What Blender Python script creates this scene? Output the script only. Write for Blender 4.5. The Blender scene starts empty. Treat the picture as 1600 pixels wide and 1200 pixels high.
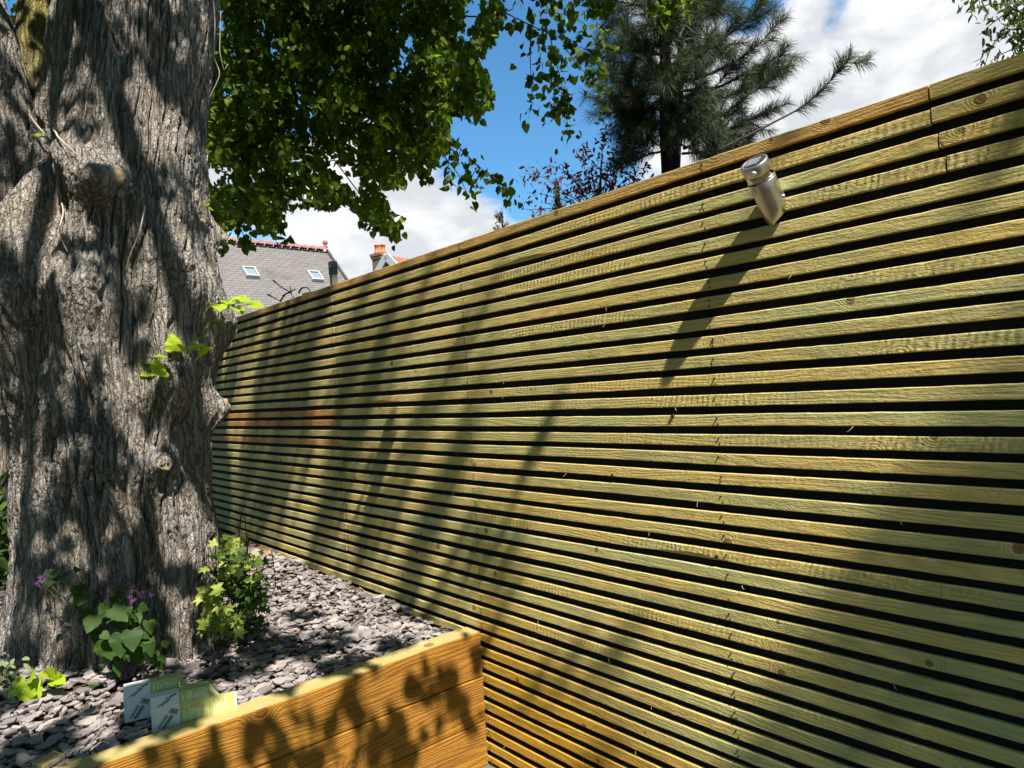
import bpy, math, random
import numpy as np
from mathutils import Vector, Matrix

random.seed(5)
rng = np.random.default_rng(11)
scene = bpy.context.scene
COL = scene.collection

# ------------------------------------------------------------------ camera
EYE = np.array([0.0, 0.0, 1.55])
RC = np.array([[0.7553, -0.6524, -0.062], [-0.0424, 0.0457, -0.9981], [0.654, 0.7565, 0.0069]])  # right, down, forward
FPX = 1084.53
cam = bpy.data.objects.new('camera', bpy.data.cameras.new('camera'))
cam.data.sensor_fit = 'HORIZONTAL'; cam.data.sensor_width = 36.0; cam.data.lens = FPX / 1600 * 36
cam.data.clip_start = 0.05; cam.data.clip_end = 2000
_r = Vector(RC[0]).normalized(); _f = Vector(RC[2]).normalized(); _u = _r.cross(_f).normalized(); _r = _f.cross(_u)
cam.matrix_world = Matrix(((_r.x, _u.x, -_f.x, EYE[0]), (_r.y, _u.y, -_f.y, EYE[1]), (_r.z, _u.z, -_f.z, EYE[2]), (0, 0, 0, 1)))
COL.objects.link(cam); scene.camera = cam

# ------------------------------------------------------------------ light
SUN = np.array([-0.168, -0.581, 0.797]); SUN = SUN / np.linalg.norm(SUN)     # towards the sun
SUN_STRENGTH = 5.0
sl = bpy.data.lights.new('sun', 'SUN'); sl.energy = SUN_STRENGTH; sl.angle = math.radians(0.7); sl.color = (1.0, 0.94, 0.84)
so = bpy.data.objects.new('sun', sl); so.rotation_euler = Vector(-SUN).to_track_quat('-Z', 'Y').to_euler(); COL.objects.link(so)

def ray(px, py):
    return RC.T @ np.array([(px - 800) / FPX, (py - 600) / FPX, 1.0])
def at(px, py, d): return EYE + ray(px, py) * d                     # d = metres along the view axis
def inframe(C, m=30):
    c = (np.asarray(C) - EYE) @ RC.T; z = np.maximum(c[:, 2], 1e-3); u = 800 + FPX * c[:, 0] / z; v = 600 + FPX * c[:, 1] / z
    return (c[:, 2] > .05) & (u > -m) & (u < 1600 + m) & (v > -m) & (v < 1200 + m), u, v
def onx(px, py, x): r = ray(px, py); return EYE + r * (x / r[0])
def ony(px, py, y): r = ray(px, py); return EYE + r * (y / r[1])
def onz(px, py, z): r = ray(px, py); return EYE + r * ((z - EYE[2]) / r[2])

world = bpy.data.worlds.new('World'); scene.world = world; world.use_nodes = True
def build_world():
    nt = world.node_tree; nt.nodes.clear(); N = nt.nodes.new; L = nt.links.new
    out = N('ShaderNodeOutputWorld'); bg = N('ShaderNodeBackground'); bg.inputs['Strength'].default_value = 0.05
    sky = N('ShaderNodeTexSky'); sky.sky_type = 'NISHITA'; sky.sun_disc = False
    sky.sun_elevation = math.asin(SUN[2]); sky.sun_rotation = math.atan2(SUN[0], SUN[1]); sky.ozone_density = 2.2; sky.air_density = 1.0; sky.dust_density = 0.6
    tc = N('ShaderNodeTexCoord')
    def math_(op, a, b=None, clamp=False):
        n = N('ShaderNodeMath'); n.operation = op; n.use_clamp = clamp
        for i, v in enumerate((a, b)):
            if v is None: continue
            if isinstance(v, (int, float)): n.inputs[i].default_value = v
            else: L(v, n.inputs[i])
        return n.outputs[0]
    def noise(scale, detail, rough, off=0.0):
        v = N('ShaderNodeVectorMath'); v.operation = 'MULTIPLY'; L(tc.outputs['Generated'], v.inputs[0]); v.inputs[1].default_value = (1, 1, 1.7)
        w = N('ShaderNodeVectorMath'); w.operation = 'ADD'; L(v.outputs[0], w.inputs[0]); w.inputs[1].default_value = (off, off * 1.7, off * .6)
        n = N('ShaderNodeTexNoise'); L(w.outputs[0], n.inputs['Vector']); n.inputs['Scale'].default_value = scale
        n.inputs['Detail'].default_value = detail; n.inputs['Roughness'].default_value = rough; n.inputs['Distortion'].default_value = 0.25
        return n.outputs['Fac']
    def blob(px, py, deg, amp):
        d = ray(px, py) if not isinstance(px, tuple) else np.array(px); d = d / np.linalg.norm(d)
        v = N('ShaderNodeVectorMath'); v.operation = 'DOT_PRODUCT'; L(tc.outputs['Generated'], v.inputs[0]); v.inputs[1].default_value = tuple(d)
        m = N('ShaderNodeMapRange'); m.interpolation_type = 'SMOOTHSTEP'; L(v.outputs['Value'], m.inputs['Value'])
        m.inputs['From Min'].default_value = math.cos(math.radians(deg)); m.inputs['From Max'].default_value = math.cos(math.radians(deg * .35))
        m.inputs['To Min'].default_value = 0; m.inputs['To Max'].default_value = amp
        return m.outputs[0]
    dens = noise(4.5, 9, .58)
    for b in CLOUD_BLOBS: dens = math_('ADD', dens, blob(*b))
    mask = N('ShaderNodeMapRange'); mask.interpolation_type = 'SMOOTHSTEP'; L(dens, mask.inputs['Value'])
    mask.inputs['From Min'].default_value = 0.47; mask.inputs['From Max'].default_value = 0.63
    shade = N('ShaderNodeValToRGB'); L(noise(9, 8, .55, 3.1), shade.inputs['Fac'])
    e = shade.color_ramp.elements; e[0].position = .38; e[0].color = (6.0, 6.3, 6.7, 1); e[1].position = .62; e[1].color = (9.3, 9.3, 9.3, 1)
    tint = N('ShaderNodeMix'); tint.data_type = 'RGBA'; tint.blend_type = 'MULTIPLY'; tint.inputs[0].default_value = 1
    L(sky.outputs[0], tint.inputs[6]); tint.inputs[7].default_value = SKY_TINT
    mix = N('ShaderNodeMix'); mix.data_type = 'RGBA'; L(mask.outputs[0], mix.inputs[0]); L(tint.outputs[2], mix.inputs[6]); L(shade.outputs[0], mix.inputs[7])
    L(mix.outputs[2], bg.inputs['Color']); L(bg.outputs[0], out.inputs[0])
CLOUD_BLOBS = [(1420, 200, 17, .30), (1250, 130, 7, .12), (640, 340, 11, .24), (760, 390, 7, .14), (470, 380, 10, .10), (830, 200, 11, -.30), (1235, 15, 5, -.22), (900, 90, 6, -.10),
               (1180, 25, 4, -.15), (560, 60, 9, -.08), (1340, 30, 3.5, -.16), ((-.6, -.6, .5), 0, 85, -.45), ((-.9, .3, .4), 0, 60, -.35), ((0, 0, 1), 0, 50, -.3)]
SKY_TINT = (0.72, 1.32, 1.55, 1)
build_world()
scene.view_settings.view_transform = 'Standard'; scene.view_settings.look = 'None'
scene.view_settings.exposure = 1.32; scene.view_settings.gamma = 1.0
scene.cycles.use_denoising = True
scene.cycles.max_bounces = 8; scene.cycles.transparent_max_bounces = 8

# ------------------------------------------------------------------ helpers
def tag(o, label=None, cat=None, group=None, kind=None):
    if label: o['label'] = label
    if cat: o['category'] = cat
    if group: o['group'] = group
    if kind: o['kind'] = kind
    return o
def thing(name, loc, label, cat, group=None):
    o = bpy.data.objects.new(name, None); o.location = tuple(loc); o.empty_display_size = .1; COL.objects.link(o)
    return tag(o, label, cat, group)
def wloc(o):
    v = np.zeros(3)
    while o is not None: v = v + np.array(o.location); o = o.parent
    return v
class MB:
    """collects pieces for ONE mesh object"""
    def __init__(s): s.v = []; s.f = []; s.m = []; s.n = 0
    def add(s, v, f, mi=0):
        v = np.asarray(v, float).reshape(-1, 3); s.v.append(v)
        if isinstance(f, np.ndarray): s.f.append(f + s.n); s.m.append(np.full(len(f), mi))
        else:
            by = {}
            for q in f: by.setdefault(len(q), []).append(q)
            for q in by.values(): a = np.array(q); s.f.append(a + s.n); s.m.append(np.full(len(a), mi))
        s.n += len(v); return s
    def box(s, c, size, mi=0, rot=None, bevel=0):
        hx, hy, hz = np.array(size) / 2
        if bevel:
            b = bevel; V = []
            for X in (-1, 1):
                for Y in (-1, 1):
                    for Z in (-1, 1):
                        V += [(X * (hx - b), Y * (hy - b), Z * hz), (X * (hx - b), Y * hy, Z * (hz - b)), (X * hx, Y * (hy - b), Z * (hz - b))]
            V = np.array(V); F = hull(V)
        else:
            V = np.array([(x, y, z) for x in (-hx, hx) for y in (-hy, hy) for z in (-hz, hz)])
            F = [(0, 1, 3, 2), (4, 6, 7, 5), (0, 4, 5, 1), (2, 3, 7, 6), (0, 2, 6, 4), (1, 5, 7, 3)]
        if rot is not None: V = V @ np.asarray(rot).T
        return s.add(V + np.array(c), F, mi)
    def tube(s, pts, rad, n=6, mi=0, cap=True):
        v, f = tube(pts, rad, n, cap); return s.add(v, f, mi)
    def obj(s, name, mats, parent=None, smooth=False, rot=None, origin=None):
        v = np.concatenate(s.v); base = wloc(parent) if parent is not None else np.zeros(3)
        if origin is not None: base = np.asarray(origin, float)
        v = v - base
        me = bpy.data.meshes.new(name); nf = sum(len(a) for a in s.f)
        me.vertices.add(len(v)); me.vertices.foreach_set('co', v.astype(np.float32).ravel())
        lt = np.concatenate([np.full(len(a), a.shape[1]) for a in s.f]); loops = np.concatenate([a.ravel() for a in s.f])
        me.loops.add(len(loops)); me.loops.foreach_set('vertex_index', loops.astype(np.int32))
        me.polygons.add(nf); st = np.concatenate([[0], np.cumsum(lt)[:-1]])
        me.polygons.foreach_set('loop_start', st.astype(np.int32)); me.polygons.foreach_set('loop_total', lt.astype(np.int32))
        me.polygons.foreach_set('material_index', np.concatenate(s.m).astype(np.int32))
        me.polygons.foreach_set('use_smooth', np.full(nf, smooth))
        for mm in (mats if isinstance(mats, (list, tuple)) else [mats]): me.materials.append(mm)
        me.update(calc_edges=True); me.validate()
        o = bpy.data.objects.new(name, me); COL.objects.link(o)
        if parent is not None:
            o.parent = parent
            if origin is not None: o.location = tuple(base - wloc(parent))
        elif origin is not None: o.location = tuple(base)
        return o
def hull(V):
    import bmesh
    bm = bmesh.new(); vs = [bm.verts.new(p) for p in V]; bm.verts.index_update()
    bmesh.ops.convex_hull(bm, input=vs); F = [tuple(v.index for v in f.verts) for f in bm.faces]; bm.free(); return F
def unit(a): a = np.asarray(a, float); return a / np.maximum(np.linalg.norm(a, axis=-1, keepdims=True), 1e-9)
def resample(pts, n):
    pts = np.asarray(pts, float); d = np.concatenate([[0], np.cumsum(np.linalg.norm(np.diff(pts, axis=0), axis=1))])
    t = np.linspace(0, d[-1], n); return np.stack([np.interp(t, d, pts[:, k]) for k in range(3)], 1)
def smooth_path(pts, n=24, it=3):
    p = resample(pts, n)
    for _ in range(it): p[1:-1] = (p[:-2] + 2 * p[1:-1] + p[2:]) / 4
    return p
def tube(pts, rad, n=6, cap=True):
    P = np.asarray(pts, float); R = np.broadcast_to(np.asarray(rad, float), (len(P),))
    T = unit(np.gradient(P, axis=0)); up = np.array([0.31, .17, 0.93]) if abs(T[0][2]) < .9 else np.array([1, .1, 0])
    U = unit(np.cross(T, up)); W = np.cross(T, U); a = np.linspace(0, 2 * np.pi, n, endpoint=False)
    V = P[:, None] + R[:, None, None] * (np.cos(a)[None, :, None] * U[:, None] + np.sin(a)[None, :, None] * W[:, None])
    i = np.arange(len(P) - 1)[:, None] * n; j = np.arange(n)[None]; k = (j + 1) % n
    F = np.stack([i + j, i + k, i + n + k, i + n + j], -1).reshape(-1, 4)
    V = V.reshape(-1, 3); fl = [tuple(q) for q in F]
    if cap: fl += [tuple(range(n))[::-1], tuple(range((len(P) - 1) * n, len(P) * n))]
    return V, fl
_perm = np.random.default_rng(3).permutation(512); _perm = np.concatenate([_perm, _perm, _perm])
_grad = unit(np.random.default_rng(4).normal(size=(512, 3)))
def perlin(p):
    p = np.asarray(p, float); i = np.floor(p).astype(int); f = p - i; u = f * f * f * (f * (f * 6 - 15) + 10); r = 0
    for dx in (0, 1):
        for dy in (0, 1):
            for dz in (0, 1):
                h = _perm[_perm[_perm[(i[..., 0] + dx) & 511] + ((i[..., 1] + dy) & 511)] + ((i[..., 2] + dz) & 511)] & 511
                d = (_grad[h] * (f - np.array([dx, dy, dz]))).sum(-1)
                r = r + d * (u[..., 0] if dx else 1 - u[..., 0]) * (u[..., 1] if dy else 1 - u[..., 1]) * (u[..., 2] if dz else 1 - u[..., 2])
    return r * 1.5
def sstep(x, a, b): t = np.clip((x - a) / (b - a), 0, 1); return t * t * (3 - 2 * t)

# leaf templates: (along, side, up)
HEART = (np.array([(0, 0, 0), (.5, 0, -.02), (1.05, 0, -.18), (-.1, .24, .06), (.22, .47, .1), (.66, .34, .03), (-.1, -.24, .06), (.22, -.47, .1), (.66, -.34, .03)]),
         [(0, 1, 4, 3), (1, 2, 5, 4), (0, 6, 7, 1), (1, 7, 8, 2)])
def big_heart(n=13, serr=.05):
    V = [(0, 0, 0), (.3, 0, .005), (.65, 0, -.03), (1.05, 0, -.2)]; F = []
    for sg in (1, -1):
        o = []
        for k in range(n):
            t = k / (n - 1); a = -.10 + 1.13 * t ** 1.25; w = .5 * math.sin(math.pi * min(1, (t * .93 + .05)) ** .72) ** .85 * (1 + serr * (1 if k % 2 else -1) * (0 < k < n - 1)); w = max(w, .03)
            o.append(len(V)); V.append((a, sg * w, .16 * w + .03 * math.sin(5 * t * 3.1) - .16 * t * t))
        sp = [0, 1, 2, 3]
        for k in range(n - 1):
            s0 = sp[min(3, int(k / (n - 1) * 3.3))]; s1 = sp[min(3, int((k + 1) / (n - 1) * 3.3))]
            q = (s0, o[k + 1], o[k]) if s0 == s1 else (s0, s1, o[k + 1], o[k]); F.append(q if sg > 0 else q[::-1])
    return np.array(V, float), F
BIGHEART = big_heart()
OVAL = (np.array([(0, 0, 0), (.5, 0, -.02), (1, 0, -.12), (.25, .17, .05), (.65, .17, .02), (.25, -.17, .05), (.65, -.17, .02)]),
        [(0, 1, 3), (1, 4, 3), (1, 2, 4), (0, 5, 1), (1, 5, 6), (1, 6, 2)])
IVY = (np.array([(0, 0, 0), (.45, 0, 0), (1, 0, -.1), (.55, .17, .02), (.62, .52, -.03), (.25, .25, .04), (-.02, .5, -.02), (-.12, .16, .03),
                 (.55, -.17, .02), (.62, -.52, -.03), (.25, -.25, .04), (-.02, -.5, -.02), (-.12, -.16, .03)]),
       [(1, 2, 3), (1, 3, 4, 5), (0, 1, 5), (0, 5, 6, 7), (1, 8, 2), (1, 10, 9, 8), (0, 10, 1), (0, 12, 11, 10)])
def leaves(mb, P, T, Nn, size, tpl=HEART, mi=0):
    P = np.atleast_2d(P); n = len(P)
    if n == 0: return
    T = unit(np.broadcast_to(T, P.shape)); S = unit(np.cross(np.broadcast_to(Nn, P.shape), T)); U = np.cross(T, S)
    size = np.broadcast_to(size, (n,)); V, F = tpl
    W = P[:, None] + size[:, None, None] * (V[None, :, 0, None] * T[:, None] + V[None, :, 1, None] * S[:, None] + V[None, :, 2, None] * U[:, None])
    k = len(V); off = (np.arange(n) * k)[:, None, None]; W = W.reshape(-1, 3); start = mb.n; first = True
    mb.v.append(W)
    for L in sorted(set(len(f) for f in F)):
        a = np.array([f for f in F if len(f) == L])[None] + off
        a = a.reshape(-1, L) + start; mb.f.append(a); mb.m.append(np.full(len(a), mi))
    mb.n += len(W)
def rand_leaves(mb, P, size, tpl=HEART, droop=.8, jit=.7, mi=0):
    """leaves hanging with a droop, random facing"""
    n = len(P)
    if n == 0: return
    T = unit(rng.normal(size=(n, 3)) * jit + np.array([0, 0, -droop])); Nn = unit(rng.normal(size=(n, 3)) + np.array([0, 0, .6]))
    leaves(mb, P, T, Nn, size * rng.uniform(.65, 1.2, n), tpl, mi)

# ------------------------------------------------------------------ materials
class NT:
    def __init__(s, name):
        s.mat = bpy.data.materials.new(name); s.mat.use_nodes = True; s.t = s.mat.node_tree
        s.b = s.t.nodes['Principled BSDF']; s.out = s.t.nodes['Material Output']; s.tc = s.n('ShaderNodeTexCoord'); s.geo = s.n('ShaderNodeNewGeometry')
    def n(s, t): return s.t.nodes.new(t)
    def link(s, a, b): s.t.links.new(a, b)
    def setin(s, sock, v):
        if isinstance(v, bpy.types.NodeSocket): s.link(v, sock)
        else: sock.default_value = v
    def m(s, op, a, b=0.0, c=None, clamp=False):
        q = s.n('ShaderNodeMath'); q.operation = op; q.use_clamp = clamp; s.setin(q.inputs[0], a); s.setin(q.inputs[1], b)
        if c is not None: s.setin(q.inputs[2], c)
        return q.outputs[0]
    def xyz(s, v=None):
        q = s.n('ShaderNodeSeparateXYZ'); s.link(v if v is not None else s.tc.outputs['Object'], q.inputs[0]); return q.outputs
    def comb(s, x, y, z):
        q = s.n('ShaderNodeCombineXYZ'); s.setin(q.inputs[0], x); s.setin(q.inputs[1], y); s.setin(q.inputs[2], z); return q.outputs[0]
    def noise(s, vec, scale=1.0, detail=4, rough=.5, dist=0.0, col=False):
        q = s.n('ShaderNodeTexNoise'); s.link(vec, q.inputs['Vector']); q.inputs['Scale'].default_value = scale; q.inputs['Detail'].default_value = detail
        q.inputs['Roughness'].default_value = rough; q.inputs['Distortion'].default_value = dist; return q.outputs['Color' if col else 'Fac']
    def n_warp(s, v):
        q = s.n('ShaderNodeVectorMath'); q.operation = 'ADD'; s.link(v, q.inputs[0]); s.link(s.scalev(s.noise(v, 9, 3, .5, col=True), (.05, .05, .05)), q.inputs[1]); return q.outputs[0]
    def voro(s, vec, scale, feature='F1', dim='3D', rand=1.0):
        q = s.n('ShaderNodeTexVoronoi'); q.voronoi_dimensions = dim; q.feature = feature; s.link(vec, q.inputs['Vector']); q.inputs['Scale'].default_value = scale
        q.inputs['Randomness'].default_value = rand; return q
    def scalev(s, v, k):
        q = s.n('ShaderNodeVectorMath'); q.operation = 'MULTIPLY'; s.link(v, q.inputs[0]); q.inputs[1].default_value = k; return q.outputs[0]
    def ramp(s, f, stops, interp='LINEAR'):
        q = s.n('ShaderNodeValToRGB'); s.setin(q.inputs[0], f); cr = q.color_ramp; cr.interpolation = interp
        while len(cr.elements) < len(stops): cr.elements.new(.5)
        for e, (p, c) in zip(cr.elements, stops): e.position = p; e.color = (*c, 1) if len(c) == 3 else c
        return q.outputs[0]
    def mr(s, v, a, b, c=0.0, d=1.0, sm=False):
        q = s.n('ShaderNodeMapRange'); s.setin(q.inputs[0], v)
        if sm: q.interpolation_type = 'SMOOTHSTEP'
        for i, x in enumerate((a, b, c, d)): s.setin(q.inputs[i + 1], x)
        return q.outputs[0]
    def mix(s, f, a, b, mode='MIX'):
        q = s.n('ShaderNodeMix'); q.data_type = 'RGBA'; q.blend_type = mode; s.setin(q.inputs[0], f)
        for sk, v in ((q.inputs[6], a), (q.inputs[7], b)): s.setin(sk, (*v, 1) if isinstance(v, tuple) and len(v) == 3 else v)
        return q.outputs[2]
    def bump(s, h, dist, strength=1.0, prev=None):
        q = s.n('ShaderNodeBump'); s.link(h, q.inputs['Height']); q.inputs['Distance'].default_value = dist; q.inputs['Strength'].default_value = strength
        if prev is not None: s.link(prev, q.inputs['Normal'])
        return q.outputs[0]
    def done(s, color=None, rough=.7, normal=None, metal=0.0, spec=.3):
        if color is not None: s.setin(s.b.inputs['Base Color'], (*color, 1) if isinstance(color, tuple) and len(color) == 3 else color)
        s.setin(s.b.inputs['Roughness'], rough); s.b.inputs['Metallic'].default_value = metal; s.b.inputs['Specular IOR Level'].default_value = spec
        if normal is not None: s.link(normal, s.b.inputs['Normal'])
        return s.mat
def plain(name, c, rough=.6, metal=0.0, var=.25, scale=30, bump=0.0):
    k = NT(name); f = k.noise(k.tc.outputs['Object'], scale, 5, .6)
    col = k.ramp(f, [(.25, tuple(x * (1 - var) for x in c)), (.75, tuple(min(1, x * (1 + var)) for x in c))])
    return k.done(col, rough, k.bump(f, bump) if bump else None, metal)
def leaf_mat(name, dark, light, trans=.35, rough=.55, tip=None):
    k = NT(name); r = k.geo.outputs['Random Per Island']
    nz = k.noise(k.tc.outputs['Object'], 1.3, 3, .5)
    f = k.m('ADD', k.m('MULTIPLY', r, .7), k.m('MULTIPLY', nz, .5))
    stops = [(.2, dark), (.95, light)]
    if tip: stops = [(.2, dark), (.8, light), (1.0, tip)]
    col = k.ramp(f, stops); k.done(col, rough, spec=.18)
    tr = k.n('ShaderNodeBsdfTranslucent'); tcol = k.mix(1.0, col, (1.5, 1.6, .5), 'MULTIPLY'); k.link(tcol, tr.inputs[0])
    mx = k.n('ShaderNodeMixShader'); mx.inputs[0].default_value = trans; k.link(k.b.outputs[0], mx.inputs[1]); k.link(tr.outputs[0], mx.inputs[2])
    k.link(mx.outputs[0], k.out.inputs[0]); return k.mat
def wood_mat(name, axis, across, ramp, G=110, rings=.6, knot=True, saw=True, bumpd=.0012, recolour=None, fibre=330, knotcol=(.17, .095, .03), rough=.75, knot_scale=5.0, vary=0.0, warpk=9.0, blotk=.5, rn=.9):
    k = NT(name); o = k.xyz(); rnd = k.geo.outputs['Random Per Island']
    A = {'x': o[0], 'y': o[1], 'z': o[2]}
    u = k.m('ADD', A[axis], k.m('MULTIPLY', rnd, 61.7)); v = k.m('ADD', A[across], k.m('MULTIPLY', rnd, 17.3))
    third = [c for c in 'xyz' if c not in (axis, across)][0]; w = A[third]
    uv = k.comb(u, v, k.m('MULTIPLY', w, .6))
    vo = k.voro(k.comb(u, v, 0.0), knot_scale, 'F1', '2D'); d = vo.outputs['Distance']
    wob = k.noise(uv, 40, 3, .6)
    dk = k.m('ADD', d, k.m('MULTIPLY', k.m('SUBTRACT', wob, .5), .03))
    kr = k.xyz(vo.outputs['Color'])[0]; ksz = k.m('MULTIPLY', k.m('MAXIMUM', k.m('SUBTRACT', kr, .45), 0.0), .13)
    kn = k.mr(k.m('SUBTRACT', dk, ksz), .008, -.014, 0, 1, True) if knot else k.m('MULTIPLY', d, 0.0)
    halo = k.m('MULTIPLY', k.mr(d, .0, .22, 1, 0, True), k.mr(kr, .45, .7, 0, 1)) if knot else k.m('MULTIPLY', d, 0.0)
    warp = k.noise(k.comb(k.m('MULTIPLY', u, .8), k.m('MULTIPLY', v, 7), w), 1, 3, .5)
    gv = k.m('MULTIPLY', k.m('FRACT', k.m('MULTIPLY', rnd, 13.7)), vary); g = k.m('ADD', k.m('ADD', k.m('MULTIPLY', v, k.m('MULTIPLY', k.m('ADD', gv, 1.0 - vary * .6), G)), k.m('MULTIPLY', warp, warpk)), k.m('MULTIPLY', halo, 4.0))
    ring = k.m('SINE', k.m('MULTIPLY', g, 6.283)); ring = k.m('MULTIPLY', k.m('ADD', ring, 1.0), .5)
    ring = k.m('POWER', ring, 1.7)
    fib = k.noise(k.comb(k.m('MULTIPLY', u, 9), k.m('MULTIPLY', v, fibre), k.m('MULTIPLY', w, fibre)), 1, 3, .6)
    blot = k.noise(k.comb(k.m('MULTIPLY', u, 2.2), k.m('MULTIPLY', v, 12), rnd), 1, 4, .55)
    tone = k.m('ADD', k.m('MULTIPLY', rnd, 1.05 - blotk), k.m('MULTIPLY', blot, blotk))
    col = k.ramp(tone, ramp)
    col = k.mix(k.m('MULTIPLY', ring, rings), col, k.mix(1.0, col, (.62, .55, .45), 'MULTIPLY'))
    col = k.mix(k.mr(fib, .38, .7, 0, .55), col, k.mix(1.0, col, (.6, .56, .5), 'MULTIPLY'))
    if knot: col = k.mix(k.m('MULTIPLY', kn, .85), col, knotcol)
    if recolour is not None: col = recolour(k, o, col)
    h = k.m('ADD', k.m('MULTIPLY', ring, -.32), k.m('MULTIPLY', fib, .9)); h = k.m('ADD', h, k.m('MULTIPLY', kn, .6))
    rough_n = k.noise(k.comb(k.m('MULTIPLY', u, 70), k.m('MULTIPLY', v, 160), k.m('MULTIPLY', w, 160)), 1, 4, .65)
    h = k.m('ADD', h, k.m('MULTIPLY', rough_n, rn))
    if saw:
        on = k.mr(k.m('FRACT', k.m('MULTIPLY', rnd, 7.31)), .62, .75, 0, 1)
        patch = k.mr(k.noise(k.comb(k.m('MULTIPLY', u, 1.6), v, rnd), 1, 2, .5), .42, .58)
        sw = k.m('SINE', k.m('ADD', k.m('MULTIPLY', u, 320), k.m('ADD', k.m('MULTIPLY', v, 90), k.m('MULTIPLY', k.noise(uv, 14, 3, .6), 14))))
        h = k.m('ADD', h, k.m('MULTIPLY', k.m('MULTIPLY', sw, k.mr(k.noise(k.comb(k.m('MULTIPLY', u, 30), k.m('MULTIPLY', v, 45), rnd), 1, 3, .6), .3, .7, .1, .75)), k.m('MULTIPLY', on, patch)))
    return k.done(col, rough, k.bump(h, bumpd), spec=.2)

def bounce_batten_tint(k, o, col):
    """orange bounce light off the raised bed painted on the lowest slats, plus brown batten tones (object coords of the fence: y along, z up)"""
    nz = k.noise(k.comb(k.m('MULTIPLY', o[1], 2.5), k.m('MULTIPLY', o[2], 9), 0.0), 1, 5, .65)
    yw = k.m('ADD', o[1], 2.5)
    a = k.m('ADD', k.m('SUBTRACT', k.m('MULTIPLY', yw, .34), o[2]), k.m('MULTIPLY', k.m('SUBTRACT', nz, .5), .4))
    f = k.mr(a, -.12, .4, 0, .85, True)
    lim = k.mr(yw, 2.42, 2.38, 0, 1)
    z = o[2]; band = k.m('ADD', k.m('MULTIPLY', k.m('GREATER_THAN', z, 1.39), k.m('LESS_THAN', z, 1.503)), k.m('MULTIPLY', k.m('GREATER_THAN', z, 1.272), k.m('LESS_THAN', z, 1.33)))
    brown = k.m('MULTIPLY', k.m('MULTIPLY', band, k.m('GREATER_THAN', yw, 3.575)), k.mr(nz, .3, .6, .45, 1.0)); col = k.mix(brown, col, k.mix(1.0, col, (.95, .58, .42), 'MULTIPLY'))   # the reddish battens of the far panel
    topb = k.m('MULTIPLY', k.m('GREATER_THAN', z, 2.148), k.m('GREATER_THAN', yw, .5525)); col = k.mix(topb, col, k.mix(1.0, col, (.86, .70, .62), 'MULTIPLY'))                 # weathered brown top batten
    return k.mix(k.m('MULTIPLY', f, lim), col, k.mix(1.0, col, (1.0, .64, .12), 'MULTIPLY'))  # bounce light from the orange sleepers put into the slat colour
PINE_RAMP = [(.1, (.30, .185, .07)), (.24, (.54, .39, .135)), (.38, (.60, .49, .185)), (.5, (.44, .395, .165)), (.62, (.62, .46, .155)), (.76, (.46, .445, .20)), (.9, (.57, .435, .15)), (1.0, (.37, .20, .075))]
M = {}
M['slat'] = wood_mat('treated_slat_wood', 'y', 'z', PINE_RAMP, G=62, recolour=bounce_batten_tint, bumpd=.0020, rings=.38, vary=.9, warpk=16.0, blotk=.62, rn=1.7)
M['nail'] = plain('rusty_nail', (.03, .025, .02), .6)
M['black'] = plain('black_membrane', (.006, .006, .006), .9)
M['sleeper_face'] = wood_mat('oiled_sleeper_face', 'x', 'z', [(.15, (.10, .04, .010)), (.38, (.235, .105, .018)), (.55, (.33, .158, .022)), (.72, (.27, .115, .016)), (.95, (.14, .055, .013))], G=58, rings=.85, saw=False, bumpd=.0035, knot_scale=2.6, blotk=.75, warpk=13.0, fibre=240, knotcol=(.16, .05, .01))
M['sleeper_top'] = wood_mat('pale_sleeper_top', 'x', 'y', [(.2, (.33, .26, .1)), (.6, (.42, .34, .14)), (.9, (.37, .28, .1))], G=70, rings=.5, saw=False, bumpd=.002, knot_scale=2.2)
M['fine_chip'] = plain('splinter_wood', (.6, .5, .28), .7)
def bark_mat(name, c0, c1, moss=0.0, mosscol=(.3, .27, .07), fine=110):
    k = NT(name); ob = k.tc.outputs['Object']; vs = k.scalev(ob, (1, 1, .3))
    a = k.noise(vs, 45, 6, .65); b = k.noise(ob, 3.0, 4, .5)
    vor = k.voro(k.scalev(ob, (1, 1, .45)), fine, 'DISTANCE_TO_EDGE').outputs['Distance']
    col = k.ramp(k.m('ADD', k.m('MULTIPLY', a, .7), k.m('MULTIPLY', b, .3)), [(.32, c0), (.62, c1)])
    col = k.mix(k.mr(b, .45, .7, 0, .45), col, k.mix(1.0, col, (1.0, .85, .70), 'MULTIPLY'))
    if moss: col = k.mix(k.mr(k.noise(ob, 6, 5, .6), .42, .62, 0, moss), col, mosscol)
    crack = k.voro(k.scalev(k.n_warp(ob), (1, 1, .04)), 40, 'DISTANCE_TO_EDGE').outputs['Distance']; crack2 = k.voro(k.scalev(k.n_warp(ob), (1, 1, .5)), 95, 'DISTANCE_TO_EDGE').outputs['Distance']
    col = k.mix(k.mr(crack, .0, .16, .75, 0), col, k.mix(1.0, col, (.28, .26, .24), 'MULTIPLY')); col = k.mix(k.mr(crack2, .0, .10, .22, 0), col, k.mix(1.0, col, (.4, .38, .36), 'MULTIPLY'))
    h = k.m('ADD', k.mr(vor, 0, .12, 0, .5), k.m('ADD', k.mr(crack, 0, .2, 0, 1.6), k.mr(crack2, 0, .12, 0, .4)))
    h = k.m('ADD', h, k.m('MULTIPLY', k.noise(vs, 160, 4, .6), .8))
    h = k.m('ADD', h, k.m('MULTIPLY', k.noise(vs, 60, 4, .65), 1.2))
    return k.done(col, .9, k.bump(h, .009), spec=.12)
M['bark'] = bark_mat('lime_bark', (.175, .16, .145), (.445, .415, .38), .18, (.27, .21, .14))
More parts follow.
